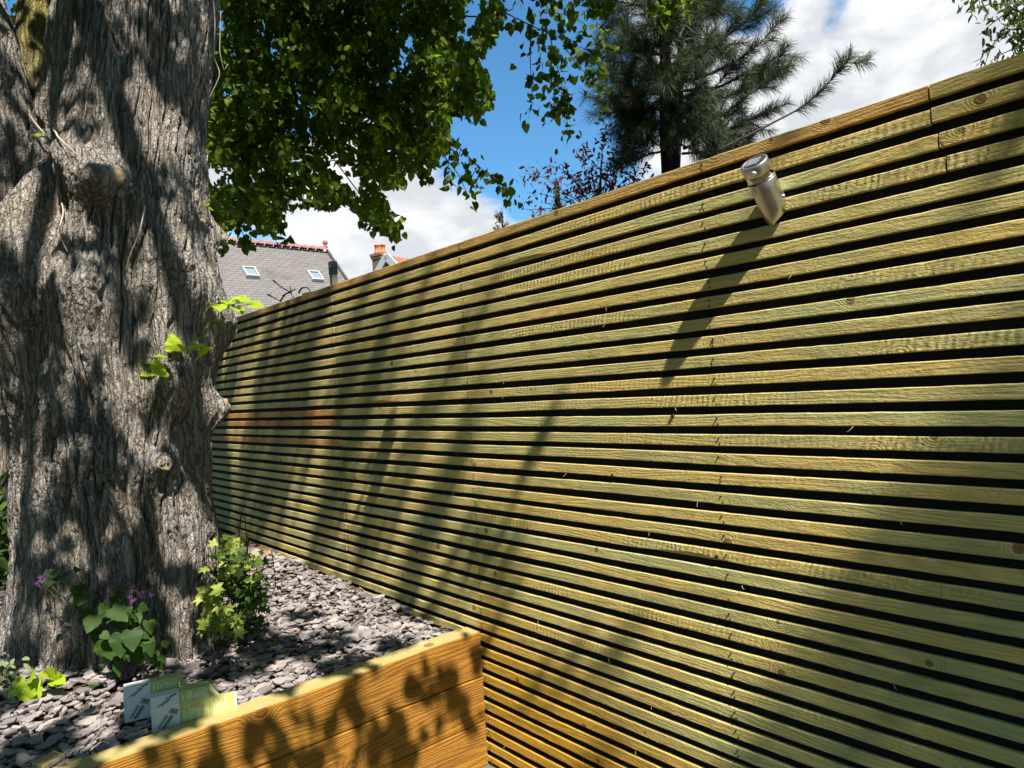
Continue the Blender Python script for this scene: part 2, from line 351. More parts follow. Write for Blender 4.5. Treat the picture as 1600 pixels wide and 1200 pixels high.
M['bark_lichen'] = bark_mat('lichened_bark', (.2, .17, .08), (.36, .31, .14), .6)
M['cutwood'] = plain('weathered_cut_wood', (.22, .165, .10), .85, bump=.004)
M['dry_stem'] = plain('dry_ivy_stem', (.36, .31, .24), .85, bump=.002)
M['lime_leaf'] = leaf_mat('lime_leaf', (.027, .052, .005), (.10, .150, .012), .50, tip=(.18, .25, .02))
M['young_leaf'] = leaf_mat('young_lime_leaf', (.2, .3, .015), (.36, .46, .03), .45)
M['twig'] = plain('dark_twig', (.05, .04, .03), .8)

# ------------------------------------------------------------------ the setting
gm = NT('garden_soil'); n0 = gm.noise(gm.tc.outputs['Object'], 25, 6, .65)
M['soil'] = gm.done(gm.ramp(n0, [(.3, (.03, .022, .015)), (.7, (.10, .07, .045))]), .95, gm.bump(n0, .02))
gm = NT('dry_ground'); n0 = gm.noise(gm.tc.outputs['Object'], 12, 6, .65)
M['ground'] = gm.done(gm.ramp(n0, [(.3, (.06, .055, .03)), (.7, (.14, .12, .08))]), .95, gm.bump(n0, .02))
g = MB(); g.add([(-600, -600, -.05), (600, -600, -.05), (600, 900, -.05), (-600, 900, -.05)], [(0, 1, 2, 3)])
tag(g.obj('ground', M['ground']), kind='structure')
PY = 2.388; FX = 1.8; BEDZ = .462
g = MB(); nx, ny = 70, 130
X, Y = np.meshgrid(np.linspace(-1.6, FX - .035, nx), np.linspace(PY + .09, 9.0, ny))
def bed_height(x, y):
    P = np.stack([x * 2.3, y * 2.3, np.zeros_like(x)], -1)
    return BEDZ + .11 * np.exp(-((x - .30) ** 2 + (y - 3.4) ** 2) / (2 * .33 ** 2)) + .035 * perlin(P) + .05 * sstep(x, 1.35, 1.78) * sstep(y, 2.6, 3.2) + .03 * sstep(y, 3.6, 4.6)
Z = bed_height(X, Y); idx = np.arange(nx * ny).reshape(ny, nx)
g.add(np.stack([X, Y, Z], -1).reshape(-1, 3), np.stack([idx[:-1, :-1], idx[:-1, 1:], idx[1:, 1:], idx[1:, :-1]], -1).reshape(-1, 4))
tag(g.obj('soil_bed', M['soil'], smooth=True), kind='structure')

# ------------------------------------------------------------------ fence
PITCH = .05794; TOPZ = 2.1906; SH = .0350; ST = .013
fence = thing('slatted_fence', (FX, 2.5, 0), 'tall fence of yellowish horizontal treated battens with black gaps between them', 'fence')
def slat(mb, y0, y1, zt, seed):
    r = np.random.default_rng(seed); n = max(4, int((y1 - y0) / .03)); ys = np.linspace(y0, y1, n)
    q = np.stack([ys * 1.2, np.full(n, seed * 1.37), np.zeros(n)], -1)
    wob = perlin(q) * .0032; fx = perlin(q + 40) * .0022
    fine = r.normal(size=(n, 4)) * .00035
    b = .0022; hz = SH
    waney = np.zeros(n)
    if seed % 9 == 4: c = r.uniform(y0, y1); waney = .012 * np.exp(-((ys - c) / .12) ** 2)
    prof = [(b, 0), (0, -b), (0, -hz + b), (b, -hz), (ST, -hz), (ST, 0)]
    V = np.zeros((n, 6, 3))
    for i, (dx, dz) in enumerate(prof):
        V[:, i, 0] = FX + dx + fx + (fine[:, 0] if i < 4 else 0); V[:, i, 1] = ys
        V[:, i, 2] = zt + dz + wob + (fine[:, 1] if i < 2 else fine[:, 2])
        if i in (2, 3): V[:, i, 2] += waney
    k = np.arange(n - 1)[:, None] * 6; j = np.arange(6)[None]; jj = (j + 1) % 6
    F = np.stack([k + j, k + 6 + j, k + 6 + jj, k + jj], -1).reshape(-1, 4)
    fl = [tuple(f) for f in F] + [(5, 4, 3, 2, 1, 0), tuple(range((n - 1) * 6, n * 6))]
    mb.add(V.reshape(-1, 3), fl, 0)
    return fx.mean()
panels = {'left': MB(), 'mid': MB(), 'right': MB()}
NROW = 39
def nail(mb, y, z, r=.0026):
    a = np.linspace(0, 2 * np.pi, 7)[:-1]
    V = [(FX - .0031, y + r * math.cos(t), z + r * math.sin(t)) for t in a] + [(FX + .004, y + r * math.cos(t), z + r * math.sin(t)) for t in a]
    mb.add(V, [tuple(range(6))] + [(i, (i + 1) % 6, 6 + (i + 1) % 6, 6 + i) for i in range(6)], 1)
for i in range(NROW):
    zt = TOPZ - PITCH * i + random.uniform(-.0022, .0022)
    ja = 3.575 + random.uniform(-.006, .006)
    jb = [.553, .552, .540, .527][i] if i < 4 else random.uniform(-.5, .12)
    slat(panels['left'], ja + .002, 6.62, zt, 100 + i); slat(panels['mid'], jb + .002, ja - .002, zt, 200 + i); slat(panels['right'], -1.6, jb - .002, zt, 300 + i)
    for yy, mbk in ((ja + .02, 'left'), (ja - .022, 'mid'), (1.165, 'mid'), (2.37, 'mid'), (4.8, 'left')):
        for dz in (-.011, -.028):
            if random.random() < .95: nail(panels[mbk], yy + random.uniform(-.005, .005), zt + dz)
for hx, hy in ((1051, 650), (957, 743), (1120, 870)):                    # loose-knot holes
    p_ = onx(hx, hy, FX); nail(panels['mid'], p_[1], p_[2], .0065)
for q in range(60):                                                   # torn wood hairs along the sawn arrises
    i = random.randrange(NROW); y = random.uniform(.3, 3.4); z = TOPZ - PITCH * i - random.choice([0, SH, SH])
    L = random.uniform(.006, .02); a = random.uniform(-1.2, 1.2); s0 = np.array([FX - .001, y, z])
    p = [s0, s0 + L * np.array([-.35, .3 * math.sin(a), -.5]), s0 + L * np.array([-.4, .9 * math.sin(a), -.75])]
    panels['mid'].tube(smooth_path(p, 5, 1), [.0004, .0004, .00035, .0003, .0002], 3, 2, False)
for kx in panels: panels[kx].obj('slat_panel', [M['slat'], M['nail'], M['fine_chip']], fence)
bk = MB()
bk.box((FX + ST + .008, 2.5, 1.0675), (.006, 8.2, 2.235)); bk.obj('backing_sheet', M['black'], fence)
for yy in (-.4, 1.16, 3.575, 4.8, 6.55):
    p = MB(); p.box((FX + ST + .036, yy, 1.06), (.045, .07, 2.2)); p.obj('batten_post', M['black'], fence)

# ------------------------------------------------------------------ raised bed of sleepers
bed = thing('raised_bed_wall', (.3, PY, -.05), 'orange oiled timber sleeper wall holding the slate bed, butted against the slatted fence', 'retaining wall')
def sleeper(z0, z1, x0, x1, seed):
    mb = MB(); n = 60; xs = np.linspace(x0, x1, n); b = .004
    prof = [(.0, z0 + b), (0, z1 - b), (b, z1), (.1 - b, z1), (.1, z1 - b), (.1, z0 + b), (.1 - b, z0), (b, z0)]
    V = np.zeros((n, 8, 3)); w = perlin(np.stack([xs * 2.2, np.full(n, seed * 3.3), xs * 0], -1)) * .0022
    for i, (dy, z) in enumerate(prof): V[:, i] = np.stack([xs, PY + dy + w + rng.normal(size=n) * .0003, z + w * .6 + rng.normal(size=n) * .0003], -1)
    k = np.arange(n - 1)[:, None] * 8; j = np.arange(8)[None]; jj = (j + 1) % 8
    F = np.stack([k + j, k + jj, k + 8 + jj, k + 8 + j], -1)
    for jx in range(8): mb.add(np.zeros((0, 3)), np.zeros((0, 4), int)) if False else None
    mb.v.append(V.reshape(-1, 3))
    for jx in range(8):
        mb.f.append(F[:, jx]); mb.m.append(np.full(n - 1, 1 if (jx in (2, 3) and z1 > .5) else 0))
    mb.f.append(np.array([list(range(7, -1, -1))])); mb.m.append(np.array([0])); mb.f.append(np.array([list(range((n - 1) * 8, n * 8))])); mb.m.append(np.array([0]))
    mb.n = n * 8
    return mb.obj('sleeper', [M['sleeper_face'], M['sleeper_top']], bed)
sleeper(.329 + .002, .519, -1.7, FX - .004, 1); sleeper(.139 + .002, .327, -1.7, FX - .004, 2); sleeper(-.05, .138, -1.7, FX - .004, 3)

# ------------------------------------------------------------------ lime tree
TC = np.array([.684, 3.534]); TD = 3.6
lime = thing('lime_tree', (TC[0], TC[1], BEDZ), 'huge old tree with furrowed grey bark and burls rising from the slate bed', 'tree')
ROWS = [(-120, 92, 338), (0, 85, 333), (75, 80, 328), (150, 70, 325), (250, 45, 326), (330, 15, 332), (400, -10, 338), (470, -25, 343), (550, -20, 337), (600, 0, 334), (650, 18, 333),
        (700, 22, 331), (750, 24, 331), (800, 22, 337), (850, 20, 347), (900, 12, 352), (950, -4, 356), (1010, -14, 360), (1080, -20, 364)]
tab = []
for py, lx, rx in ROWS:
    a = ray(lx, py); b = ray(rx, py); azl = math.atan2(a[0], a[1]); azr = math.atan2(b[0], b[1]); az = (azl + azr) / 2; r = TD * math.sin((azr - azl) / 2)
    m = ray((lx + rx) / 2, py); z = 1.55 + m[2] / math.hypot(m[0], m[1]) * TD
    tab.append((z, TD * math.sin(az), TD * math.cos(az), r))
tab = np.array(sorted(tab))
def trunk_at(z): return tuple(np.interp(z, tab[:, 0], tab[:, k]) for k in (1, 2, 3))
BUMPS = [(162, 288, .14, 20), (118, 250, .05, 20), (170, 372, -.05, 26), (92, 300, -.05, 14), (240, 725, .06, 24), (240, 722, .035, 10), (268, 600, .075, 22), (332, 345, .06, 13), (350, 505, .075, 28), (336, 640, .085, 16), (120, 235, .05, 30), (70, 250, -.12, 15), (62, 190, -.10, 15),
         (66, 310, -.12, 15), (74, 360, -.09, 17), (205, 425, -.10, 15), (214, 490, -.08, 15), (204, 560, -.05, 18), (60, 440, -.06, 16), (55, 520, -.08, 18), (150, 230, -.03, 20), (285, 560, .04, 18), (305, 380, -.05, 14), (255, 400, .05, 24), (140, 430, .05, 26), (30, 330, .07, 40), (232, 190, .035, 45), (110, 560, -.02, 30), (40, 520, -.06, 22), (300, 430, .03, 30), (150, 700, .02, 60),
         (120, 470, .03, 45), (260, 330, .045, 28), (290, 240, .03, 30), (20, 470, .05, 30), (300, 610, -.03, 20), (285, 700, -.03, 18), (225, 850, .03, 30), (160, 860, -.03, 16), (270, 860, -.03, 14), (90, 900, .03, 25)]
nt, nz_ = 760, 760
th = np.linspace(-np.pi, np.pi, nt, endpoint=False); zs = np.linspace(.36, 4.6, nz_)
TH, ZZ = np.meshgrid(th, zs); cx = np.interp(zs, tab[:, 0], tab[:, 1]); cy = np.interp(zs, tab[:, 0], tab[:, 2]); rr = np.interp(zs, tab[:, 0], tab[:, 3])
def th_of(px, py):
    d = ray(px, py); h = math.hypot(d[0], d[1]); z = 1.55 + d[2] / h * (TD - .35); c = trunk_at(z); az0 = math.atan2(c[0], c[1]); az = math.atan2(d[0], d[1])
    s = max(-.97, min(.97, TD * math.sin(az - az0) / c[2])); return math.asin(s), z
RADM = np.repeat(rr[:, None], nt, 1)
swirl = np.zeros_like(RADM); dist = np.zeros_like(RADM)
for px, py, amp, sg in BUMPS:
    t0, z0 = th_of(px, py); s = sg * .0031
    e = np.exp(-(((TH - t0) * np.interp(z0, zs, rr)) ** 2 + ((ZZ - z0) * (1.0 if amp > 0 else .6)) ** 2) / (2 * s * s)); dist += amp * e
    if amp > .03: swirl += 1.1 * np.exp(-(((TH - t0) * .4) ** 2 + (ZZ - z0) ** 2) / (2 * (2 * s) ** 2))
low = np.exp(-(ZZ - .45) / .30)
flute = .5 + .5 * np.cos(TH * 5 + 1.1 + .5 * np.sin(TH * 2)); flute2 = .5 + .5 * np.cos(TH * 9 + .4 + 1.2 * np.sin(TH * 3))
dist += low * (.060 * flute + .03 * flute2 - .062)
UN = np.stack([np.cos(TH), np.sin(TH), ZZ], -1)
dist += .04 * perlin(UN * np.array([2.2, 2.2, 1.3]) + 5) + .018 * perlin(UN * np.array([5, 5, 2.2]) + 9)
q = np.stack([np.cos(TH) * .42, np.sin(TH) * .42, ZZ], -1)
wv = np.stack([perlin(q * 2.6 + 3), perlin(q * 2.6 + 13), perlin(q * 2.6 + 23)], -1) * np.array([.016, .016, .05]) + np.stack([perlin(q * 9 + 3), perlin(q * 9 + 13), perlin(q * 9 + 23)], -1) * .0035
qb = q + wv * (1 + 1.6 * np.clip(swirl, 0, 1.2)[..., None])
up = sstep(ZZ, 1.5, 2.4)[..., None]                                       # longer strips higher up, blockier plates low on the trunk
zsq = .055 * (1 - up) + .045 * up
blocky = (np.exp(-((ZZ - 1.75) / .5) ** 2) * .9)[..., None]
def furrow(fr, zk): 
    p = qb * np.concatenate([np.full_like(zk, fr), np.full_like(zk, fr), fr * zk], -1); return np.abs(perlin(p))
f1 = sstep(furrow(18, zsq + .04 * blocky), 0, .2); f2 = sstep(furrow(52, zsq * 1.5 + .22 * blocky), 0, .25)
f3 = perlin(qb * np.array([75, 75, 36])); f15 = sstep(furrow(31, zsq * 1.1), 0, .2)
amp = 1.0 - .4 * np.clip(swirl, 0, 1)
dist += amp * (.042 * (f1 - 1) + .014 * (f15 - 1) + .010 * (f2 - 1)) + .005 * f3
az0 = np.arctan2(-cx, -cy)                                                 # theta = 0 faces the viewer's side
RT = RADM + dist
# angle: theta positive to the right seen from the camera
dirx = np.cos(TH) * (-cx / TD)[:, None] + np.sin(TH) * (cy / TD)[:, None]
diry = np.cos(TH) * (-cy / TD)[:, None] + np.sin(TH) * (-cx / TD)[:, None]
V = np.stack([cx[:, None] + RT * dirx, cy[:, None] + RT * diry, ZZ], -1).reshape(-1, 3)
i = np.arange(nz_ - 1)[:, None] * nt; j = np.arange(nt)[None]; jj = (j + 1) % nt
tm = MB(); tm.add(V, np.stack([i + j, i + jj, i + nt + jj, i + nt + j], -1).reshape(-1, 4))
tm.obj('trunk', M['bark'], lime, smooth=True)
def trunk_pt(px, py, out=0.0):
    t, z = th_of(px, py); iz = int(np.clip(np.searchsorted(zs, z), 0, nz_ - 1)); it = int(np.clip((t + np.pi) / (2 * np.pi) * nt, 0, nt - 1))
    p = V.reshape(nz_, nt, 3)[iz, it]; n = np.array([dirx[iz, it], diry[iz, it], 0]); return p + n * out, n
def bark_limb(path, rad, n_th, n_l, name, mat, ridge=.012, fr=26):
    P = smooth_path(path, n_l, 60); R = np.interp(np.linspace(0, 1, n_l), np.linspace(0, 1, len(rad)), rad)
    T = unit(np.gradient(P, axis=0)); U = unit(np.cross(T, np.array([.2, .9, .1]))); W = np.cross(T, U); a = np.linspace(0, 2 * np.pi, n_th, endpoint=False)
    L = np.concatenate([[0], np.cumsum(np.linalg.norm(np.diff(P, axis=0), axis=1))])
    A, LL = np.meshgrid(a, L); c = np.stack([np.cos(A) * R[:, None], np.sin(A) * R[:, None], LL], -1)
    c = c + .05 * np.stack([perlin(c * 4 + 1), perlin(c * 4 + 7), perlin(c * 4 + 17)], -1)
    h = R[:, None] * (1 + .10 * perlin(c * np.array([5, 5, 3]))) + ridge * (sstep(np.abs(perlin(c * np.array([fr, fr, fr * .12]))), 0, .18) - 1) + ridge * .4 * (sstep(np.abs(perlin(c * np.array([fr * 2, fr * 2, fr * .3]))), 0, .2) - 1)
    Vv = P[:, None] + h[..., None] * (np.cos(A)[..., None] * U[:, None] + np.sin(A)[..., None] * W[:, None])
    i = np.arange(n_l - 1)[:, None] * n_th; j = np.arange(n_th)[None]; jj = (j + 1) % n_th
    mb = MB(); mb.add(Vv.reshape(-1, 3), np.stack([i + j, i + jj, i + n_th + jj, i + n_th + j], -1).reshape(-1, 4)); return mb.obj(name, mat, lime, smooth=True)
bark_limb([at(20, 640, 3.2), at(0, 480, 3.12), at(-6, 330, 3.05), at(-22, 200, 3.05), at(-48, 80, 3.08), at(-110, -120, 3.2), at(-260, -420, 3.4)], [.12, .19, .20, .19, .17, .16, .14], 300, 420, 'limb', M['bark'])
bark_limb([at(95, 300, 3.45), at(72, 180, 3.4), at(52, 80, 3.42), at(56, 0, 3.5), at(70, -160, 3.8), at(60, -420, 4.3)], [.07, .082, .083, .08, .075, .06], 120, 240, 'limb', M['bark_lichen'], .004, 40)
def knot_cap(px, py, r, out, tilt=(0, 0, 0), mat='cutwood'):
    p, n = trunk_pt(px, py, out); ax = unit(n + np.array(tilt)); mb = MB()
    a = unit(np.cross(ax, [0, 0, 1])); b = np.cross(ax, a); V = []; nn = 18; F = []
    for k, (rr_, oo) in enumerate(((1.25, -.05), (1.1, -.012), (1.0, .0), (.88, .004), (.6, -.002), (.3, .002))):
        for t in np.linspace(0, 2 * np.pi, nn, endpoint=False):
            w = 1 + .12 * math.sin(3 * t + px) + .08 * math.sin(7 * t); V.append(p + ax * oo + r * rr_ * w * (a * math.cos(t) + b * math.sin(t)))
    for k in range(5):
        for t in range(nn): F.append((k * nn + t, k * nn + (t + 1) % nn, (k + 1) * nn + (t + 1) % nn, (k + 1) * nn + t))
    F.append(tuple(range(5 * nn, 6 * nn))); mb.add(V, F); return mb.obj('branch_scar', M[mat], lime, smooth=True)
knot_cap(186, 286, .036, .008, (.55, -.1, .1)); knot_cap(240, 726, .028, .0, (0, 0, 0)); knot_cap(334, 352, .028, .0, (.5, 0, -.2)); knot_cap(336, 634, .03, .0, (.3, 0, .2))
# shoots of young leaves
def shoot(base, stems, size, name='leaf_shoot', parent=lime, mat='young_leaf', tpl=BIGHEART):
    mb = MB()
    for tip in stems:
        p = smooth_path([base, base * .5 + tip * .5 + np.array([0, 0, .012]), tip], 8, 1); mb.tube(p, .0016, 4, 1, False)
    for tip in stems:
        n = 1; Td = unit(tip - base + np.array([0, 0, -.06]) + rng.normal(size=3) * .012)
        leaves(mb, tip[None], Td[None], unit(np.array([-.25, -.5, .8]) + rng.normal(size=3) * .35)[None], size * rng.uniform(.75, 1.15), tpl)
    return mb.obj(name, [M[mat], M['twig']], parent, smooth=False)
def shoot_px(px, py, tips, size, **k):
    b = trunk_pt(px, py, -.01)[0]; d = float((b - EYE) @ RC[2]); return shoot(b, [at(x, y, d - rng.uniform(.02, .10)) for x, y in tips], size, **k)
shoot_px(262, 596, [(236, 566), (248, 556), (262, 560), (252, 572), (272, 548), (285, 548), (296, 542), (304, 546), (240, 580), (310, 556), (258, 578)], .068)
shoot_px(326, 480, [(340, 476), (352, 470), (362, 466), (372, 468), (382, 472), (368, 480), (392, 476)], .07)
shoot_px(322, 342, [(318, 325), (324, 322), (330, 328), (318, 338)], .028)
shoot_px(70, 216, [(64, 212), (72, 214), (78, 222), (86, 224)], .028)

# crown ---------------------------------------------------------------
crown = MB(); crown_br = MB()
def inpoly(x, y, poly):
    c = np.zeros(len(x), bool); n = len(poly)
    for a in range(n):
        x0, y0 = poly[a]; x1, y1 = poly[a - 1]
        hit = ((y0 > y) != (y1 > y)) & (x < (x1 - x0) * (y - y0) / (y1 - y0 + 1e-9) + x0); c ^= hit
    return c
def atv(px, py, d):
    r = np.stack([(px - 800) / FPX, (py - 600) / FPX, np.ones_like(px)], -1) @ RC; return EYE + r * d[:, None]
CAN = [(318, -140), (318, 330), (338, 362), (356, 352), (376, 340), (405, 356), (428, 372), (440, 352), (446, 326), (480, 322), (508, 326), (535, 318), (560, 332), (588, 356), (622, 372), (612, 330), (590, 292), (630, 292),
       (652, 262), (664, 240), (676, 262), (700, 226), (702, 180), (720, 170), (744, 182), (768, 160), (762, 118), (748, 92), (770, 60), (782, 28), (790, -20), (800, -140)]
n = 50000
px = rng.uniform(300, 810, n); py = rng.uniform(-140, 380, n); ok = inpoly(px, py, CAN)
px, py = px[ok], py[ok]; q = perlin(np.stack([px / 42, py / 42, px * 0 + 2.5], -1)) + .6 * perlin(np.stack([px / 17, py / 17, px * 0 + 7], -1))
keep = q > rng.uniform(-.75, .12, len(px)); px, py = px[keep], py[keep]
d = 4.6 + 2.6 * rng.random(len(px)) ** 1.2 + .6 * perlin(np.stack([px / 60, py / 60, px * 0], -1))
rand_leaves(crown, atv(px, py, d), .053)
def leafy_twig(pts, d, nleaf, size=.062, spread=7, r0=.006, d2=None, tpl=HEART, into=None, br=None, r1=.0012, droop=.8):
    into = into or crown; br = br or crown_br; d2 = d if d2 is None else d2
    P3 = smooth_path([at(x, y, d + (d2 - d) * k / max(1, len(pts) - 1)) for k, (x, y) in enumerate(pts)], 14, 2)
    br.tube(P3, np.linspace(r0, r1, 14), 5, 0, False)
    t = rng.random(nleaf) ** .8 * 13; a = np.clip(t.astype(int), 0, 12); f = (t - a)[:, None]; Q = P3[a] * (1 - f) + P3[a + 1] * f
    Q = Q + rng.normal(size=Q.shape) * spread * d / FPX; rand_leaves(into, Q, size, tpl, droop)
TW = [([(690, 195), (720, 235), (760, 270), (800, 310)], 46, 7), ([(745, 262), (735, 280), (745, 300)], 14, 6), ([(705, 215), (700, 260), (706, 300)], 20, 7), ([(690, 240), (715, 270), (735, 312)], 20, 7),
      ([(770, 275), (785, 290), (797, 316)], 16, 5), ([(790, 20), (830, 40), (880, 62), (945, 90)], 60, 10), ([(830, 40), (828, 90), (832, 150), (826, 185)], 46, 9), ([(860, 60), (875, 120), (885, 170), (888, 214)], 90, 9),
      ([(880, 70), (905, 105), (930, 128)], 40, 9), ([(850, 20), (880, 20), (920, 40), (950, 70)], 46, 9), ([(790, -30), (840, -10), (900, 0), (960, 20)], 70, 10), ([(860, 120), (868, 150), (862, 190)], 34, 8),
      ([(930, 80), (938, 110), (945, 160)], 28, 7), ([(760, 60), (775, 20), (800, -20)], 40, 9), ([(1000, -30), (1040, -5), (1075, 10)], 60, 10), ([(1010, -10), (1025, 15), (1030, 35)], 26, 7), ([(1050, -10), (1060, 15), (1058, 36)], 26, 7),
      ([(600, 330), (615, 350), (622, 374)], 26, 6), ([(430, 345), (438, 365), (442, 382)], 22, 6), ([(365, 340), (380, 365), (390, 392)], 26, 7), ([(345, 345), (352, 370), (350, 390)], 16, 6), ([(560, 338), (575, 352), (590, 350)], 18, 6),
      ([(655, 240), (662, 262), (668, 284)], 18, 6), ([(700, 160), (725, 170), (752, 178)], 26, 7)]
for pts, nl, sp in TW: leafy_twig(pts, rng.uniform(4.7, 5.6), nl, spread=sp, r0=.005)
for pts, r in (([(470, -120), (540, 15), (600, 110), (660, 190), (700, 215)], .016), ([(400, -140), (430, 60), (470, 180), (560, 300)], .014), ([(560, -120), (640, 0), (740, 30), (800, 15)], .013), ([(340, -100), (380, 120), (390, 260), (380, 350)], .012),
               ([(500, -100), (560, 80), (620, 230), (640, 270)], .012), ([(700, -160), (800, -60), (900, -25), (1060, -15)], .014)):
    crown_br.tube(smooth_path([at(x, y, 5.3 - .1 * k) for k, (x, y) in enumerate(pts)], 20, 2), np.linspace(r, r * .3, 20), 6, 0, False)
# foliage round the left limbs
px = rng.uniform(-140, 110, 1500); py = rng.uniform(-200, 130, 1500); keep = perlin(np.stack([px / 40, py / 40, px * 0 + 4], -1)) > -.05
rand_leaves(crown, atv(px[keep], py[keep], rng.uniform(4.2, 6.5, keep.sum())), .07)
# overhead boughs: the part of the crown over and behind the viewer, which throws the dappled shade
def bough(P, r, t, k=2.6, size=.075):
    """a leaf spray of radius r that stands between the point P and the sun, t metres up the ray"""
    n = max(4, int(k * math.pi * r * r / (.45 * size * size)))
    a = unit(np.cross(SUN, [0, 0, 1])); b = np.cross(SUN, a); rr_ = r * np.sqrt(rng.random(n)); an = rng.uniform(0, 2 * np.pi, n)
    C = P + SUN * (t + rng.uniform(-.22, .22, n))[:, None] + (rr_ * np.cos(an))[:, None] * a + (rr_ * np.sin(an))[:, None] * b
    C = C[~inframe(C, 90)[0]]; rand_leaves(crown, C, size)
def fence_streak(p0, p1, r0, r1, t, n=5):
    for k in range(n):
        f = k / max(1, n - 1); P = onx(p0[0] + (p1[0] - p0[0]) * f, p0[1] + (p1[1] - p0[1]) * f, FX); bough(P, (r0 + (r1 - r0) * f) * (1.5 if t > 4 else 1), t * (1.3 if t > 4 else 1.1) + rng.uniform(-.3, .3), 1.1 if t > 4 else 1.5, .055)
SHADE_FENCE = [((838, 690), (760, 880), .016, .05, 3.2), ((700, 565), (615, 815), .02, .035, 4.5), ((560, 500), (530, 900), .05, .05, 5.0), ((650, 480), (600, 620), .02, .03, 5.0), ((770, 440), (690, 620), .012, .02, 5.0), ((540, 560), (500, 850), .05, .06, 5.5),
               ((500, 470), (430, 830), .05, .06, 5.0), ((420, 500), (380, 760), .06, .07, 5.0), ((460, 560), (400, 850), .04, .05, 5.0), ((640, 700), (560, 880), .04, .05, 4.5), ((740, 860), (680, 930), .04, .05, 4.5), ((690, 760), (640, 900), .03, .05, 4.5),
               ((400, 480), (345, 640), .06, .06, 5.0), ((860, 1020), (960, 1062), .025, .025, 4.2), ((480, 660), (470, 760), .03, .03, 4.6), ((800, 850), (780, 940), .03, .04, 4.0)]
SHADE_FENCE += [((480, 520), (380, 760), .10, .12, 7.0), ((600, 520), (520, 800), .06, .08, 6.5), ((720, 680), (640, 900), .05, .07, 6.0), ((440, 700), (390, 850), .08, .08, 6.5)]
for a, b, r0, r1, t in SHADE_FENCE: fence_streak(a, b, r0, r1, t)
RS = [(1800, 640), (1690, 645), (1600, 680), (1540, 725), (1495, 785), (1465, 845), (1440, 905), (1405, 960), (1365, 1010), (1320, 1070), (1295, 1130), (1300, 1260), (1850, 1260), (1850, 640)]
px = rng.uniform(1200, 1850, 2600); py = rng.uniform(500, 1260, 2600); ok = inpoly(px, py, RS)
C = np.array([onx(x, y, FX) + SUN * rng.uniform(8.5, 12.5) for x, y in zip(px[ok], py[ok])]) + rng.normal(size=(ok.sum(), 3)) * .10
sel = (rng.random(len(C)) < .33) & ~inframe(C)[0]; rand_leaves(crown, C[sel], .08)
# dapple over the slate, the sleepers and the trunk
for (x, y, r) in [(500, 1000, .13), (430, 1010, .13), (540, 1040, .1), (380, 1040, .1), (470, 960, .07), (560, 905, .06), (500, 890, .05), (640, 960, .05), (610, 1010, .07), (340, 1060, .08), (700, 985, .04), (60, 1170, .1), (10, 1110, .06), (150, 1185, .06), (280, 1050, .06),
                  (250, 1030, .05), (330, 1010, .07), (20, 1190, .12), (110, 1130, .04), (420, 900, .05), (580, 960, .035), (440, 1075, .05), (190, 1155, .05), (180, 1010, .08), (150, 960, .08), (205, 980, .07)]: bough(onz(x, y, .5), r * 1.12, rng.uniform(2.6, 3.8), 4.0)
q1 = onz(195, 1130, .503); q2 = onz(238, 1146, .503)
for q_ in (q1 + [.05, 0, .045], q1 + [.13, 0, .07], q2 + [.05, 0, .045], q2 + [.13, 0, .05]): bough(np.array(q_), .075, rng.uniform(2.9, 3.4), 7.0)
bough(onz(180, 1000, .6), .12, 3.2, 3.0)
for (x, y, r) in [(655, 1060, .055), (690, 1100, .06), (420, 1130, .04), (700, 1050, .03), (740, 1160, .05), (740, 1010, .05), (728, 1120, .06), (610, 1150, .08), (560, 1090, .05), (500, 1130, .07), (450, 1185, .07), (330, 1170, .05), (390, 1150, .03), (250, 1190, .05), (660, 1180, .07), (570, 1180, .05)]: bough(ony(x, y, PY), r, rng.uniform(2.6, 3.4))
for (x, y, r) in [(160, 60, .13), (270, 60, .16), (290, 150, .12), (120, 170, .09), (130, 400, .05), (180, 350, .10), (200, 470, .08), (215, 560, .05), (290, 470, .07), (150, 620, .08), (100, 620, .09), (170, 690, .07), (260, 680, .10), (310, 740, .08),
                  (120, 800, .12), (200, 800, .10), (60, 830, .07), (90, 880, .08), (210, 870, .08), (250, 920, .08), (170, 960, .12), (60, 970, .1), (120, 1000, .1), (230, 980, .1), (30, 900, .06), (290, 330, .06), (40, 600, .1), (20, 430, .1), (300, 900, .07), (330, 820, .04), (60, 450, .05),
                  (240, 280, .06), (70, 80, .1), (10, 250, .1), (280, 640, .05)]:
    bough(trunk_pt(x, y)[0] if 15 < x < 335 else at(x, y, 2.9), r, rng.uniform(2.4, 3.6), 2.7)
for pts, r in (([(.4, 2.9, 4.4), (.3, 1.6, 4.6), (.3, .4, 4.8), (.2, -1.2, 5.2)], .06), ([(.5, 3.0, 4.4), (-.3, 1.2, 4.2), (-.8, .2, 4.2)], .05), ([(.75, 3.4, 4.4), (.8, 2.4, 5.2), (.6, 1.0, 5.8)], .045)):
    ob_ = MB(); ob_.tube(smooth_path(np.array(pts), 20, 2), np.linspace(r, r * .3, 20), 7, 0, False); ob_.obj('limb', M['twig'], lime, smooth=True)
n = 9000; P = np.stack([rng.uniform(-2.6, 3.6, n), rng.uniform(.3, 7.5, n), 4.7 + 3 * rng.random(n)], 1)
P = P[perlin(P * .9 + 3) > -.12]; kk = (FX - P[:, 0]) / -SUN[0]; fy = P[:, 1] - SUN[1] * kk; fz = P[:, 2] - SUN[2] * kk
hitf = (kk > 0) & (fz > .2) & (fz < 2.3) & (fy > -.9) & (fy < 6.5)
kb_ = (P[:, 2] - .5) / SUN[2]; bx = P[:, 0] - SUN[0] * kb_; by = P[:, 1] - SUN[1] * kb_; stage = (bx > -.6) & (bx < 1.9) & (by > 2.0) & (by < 4.4)
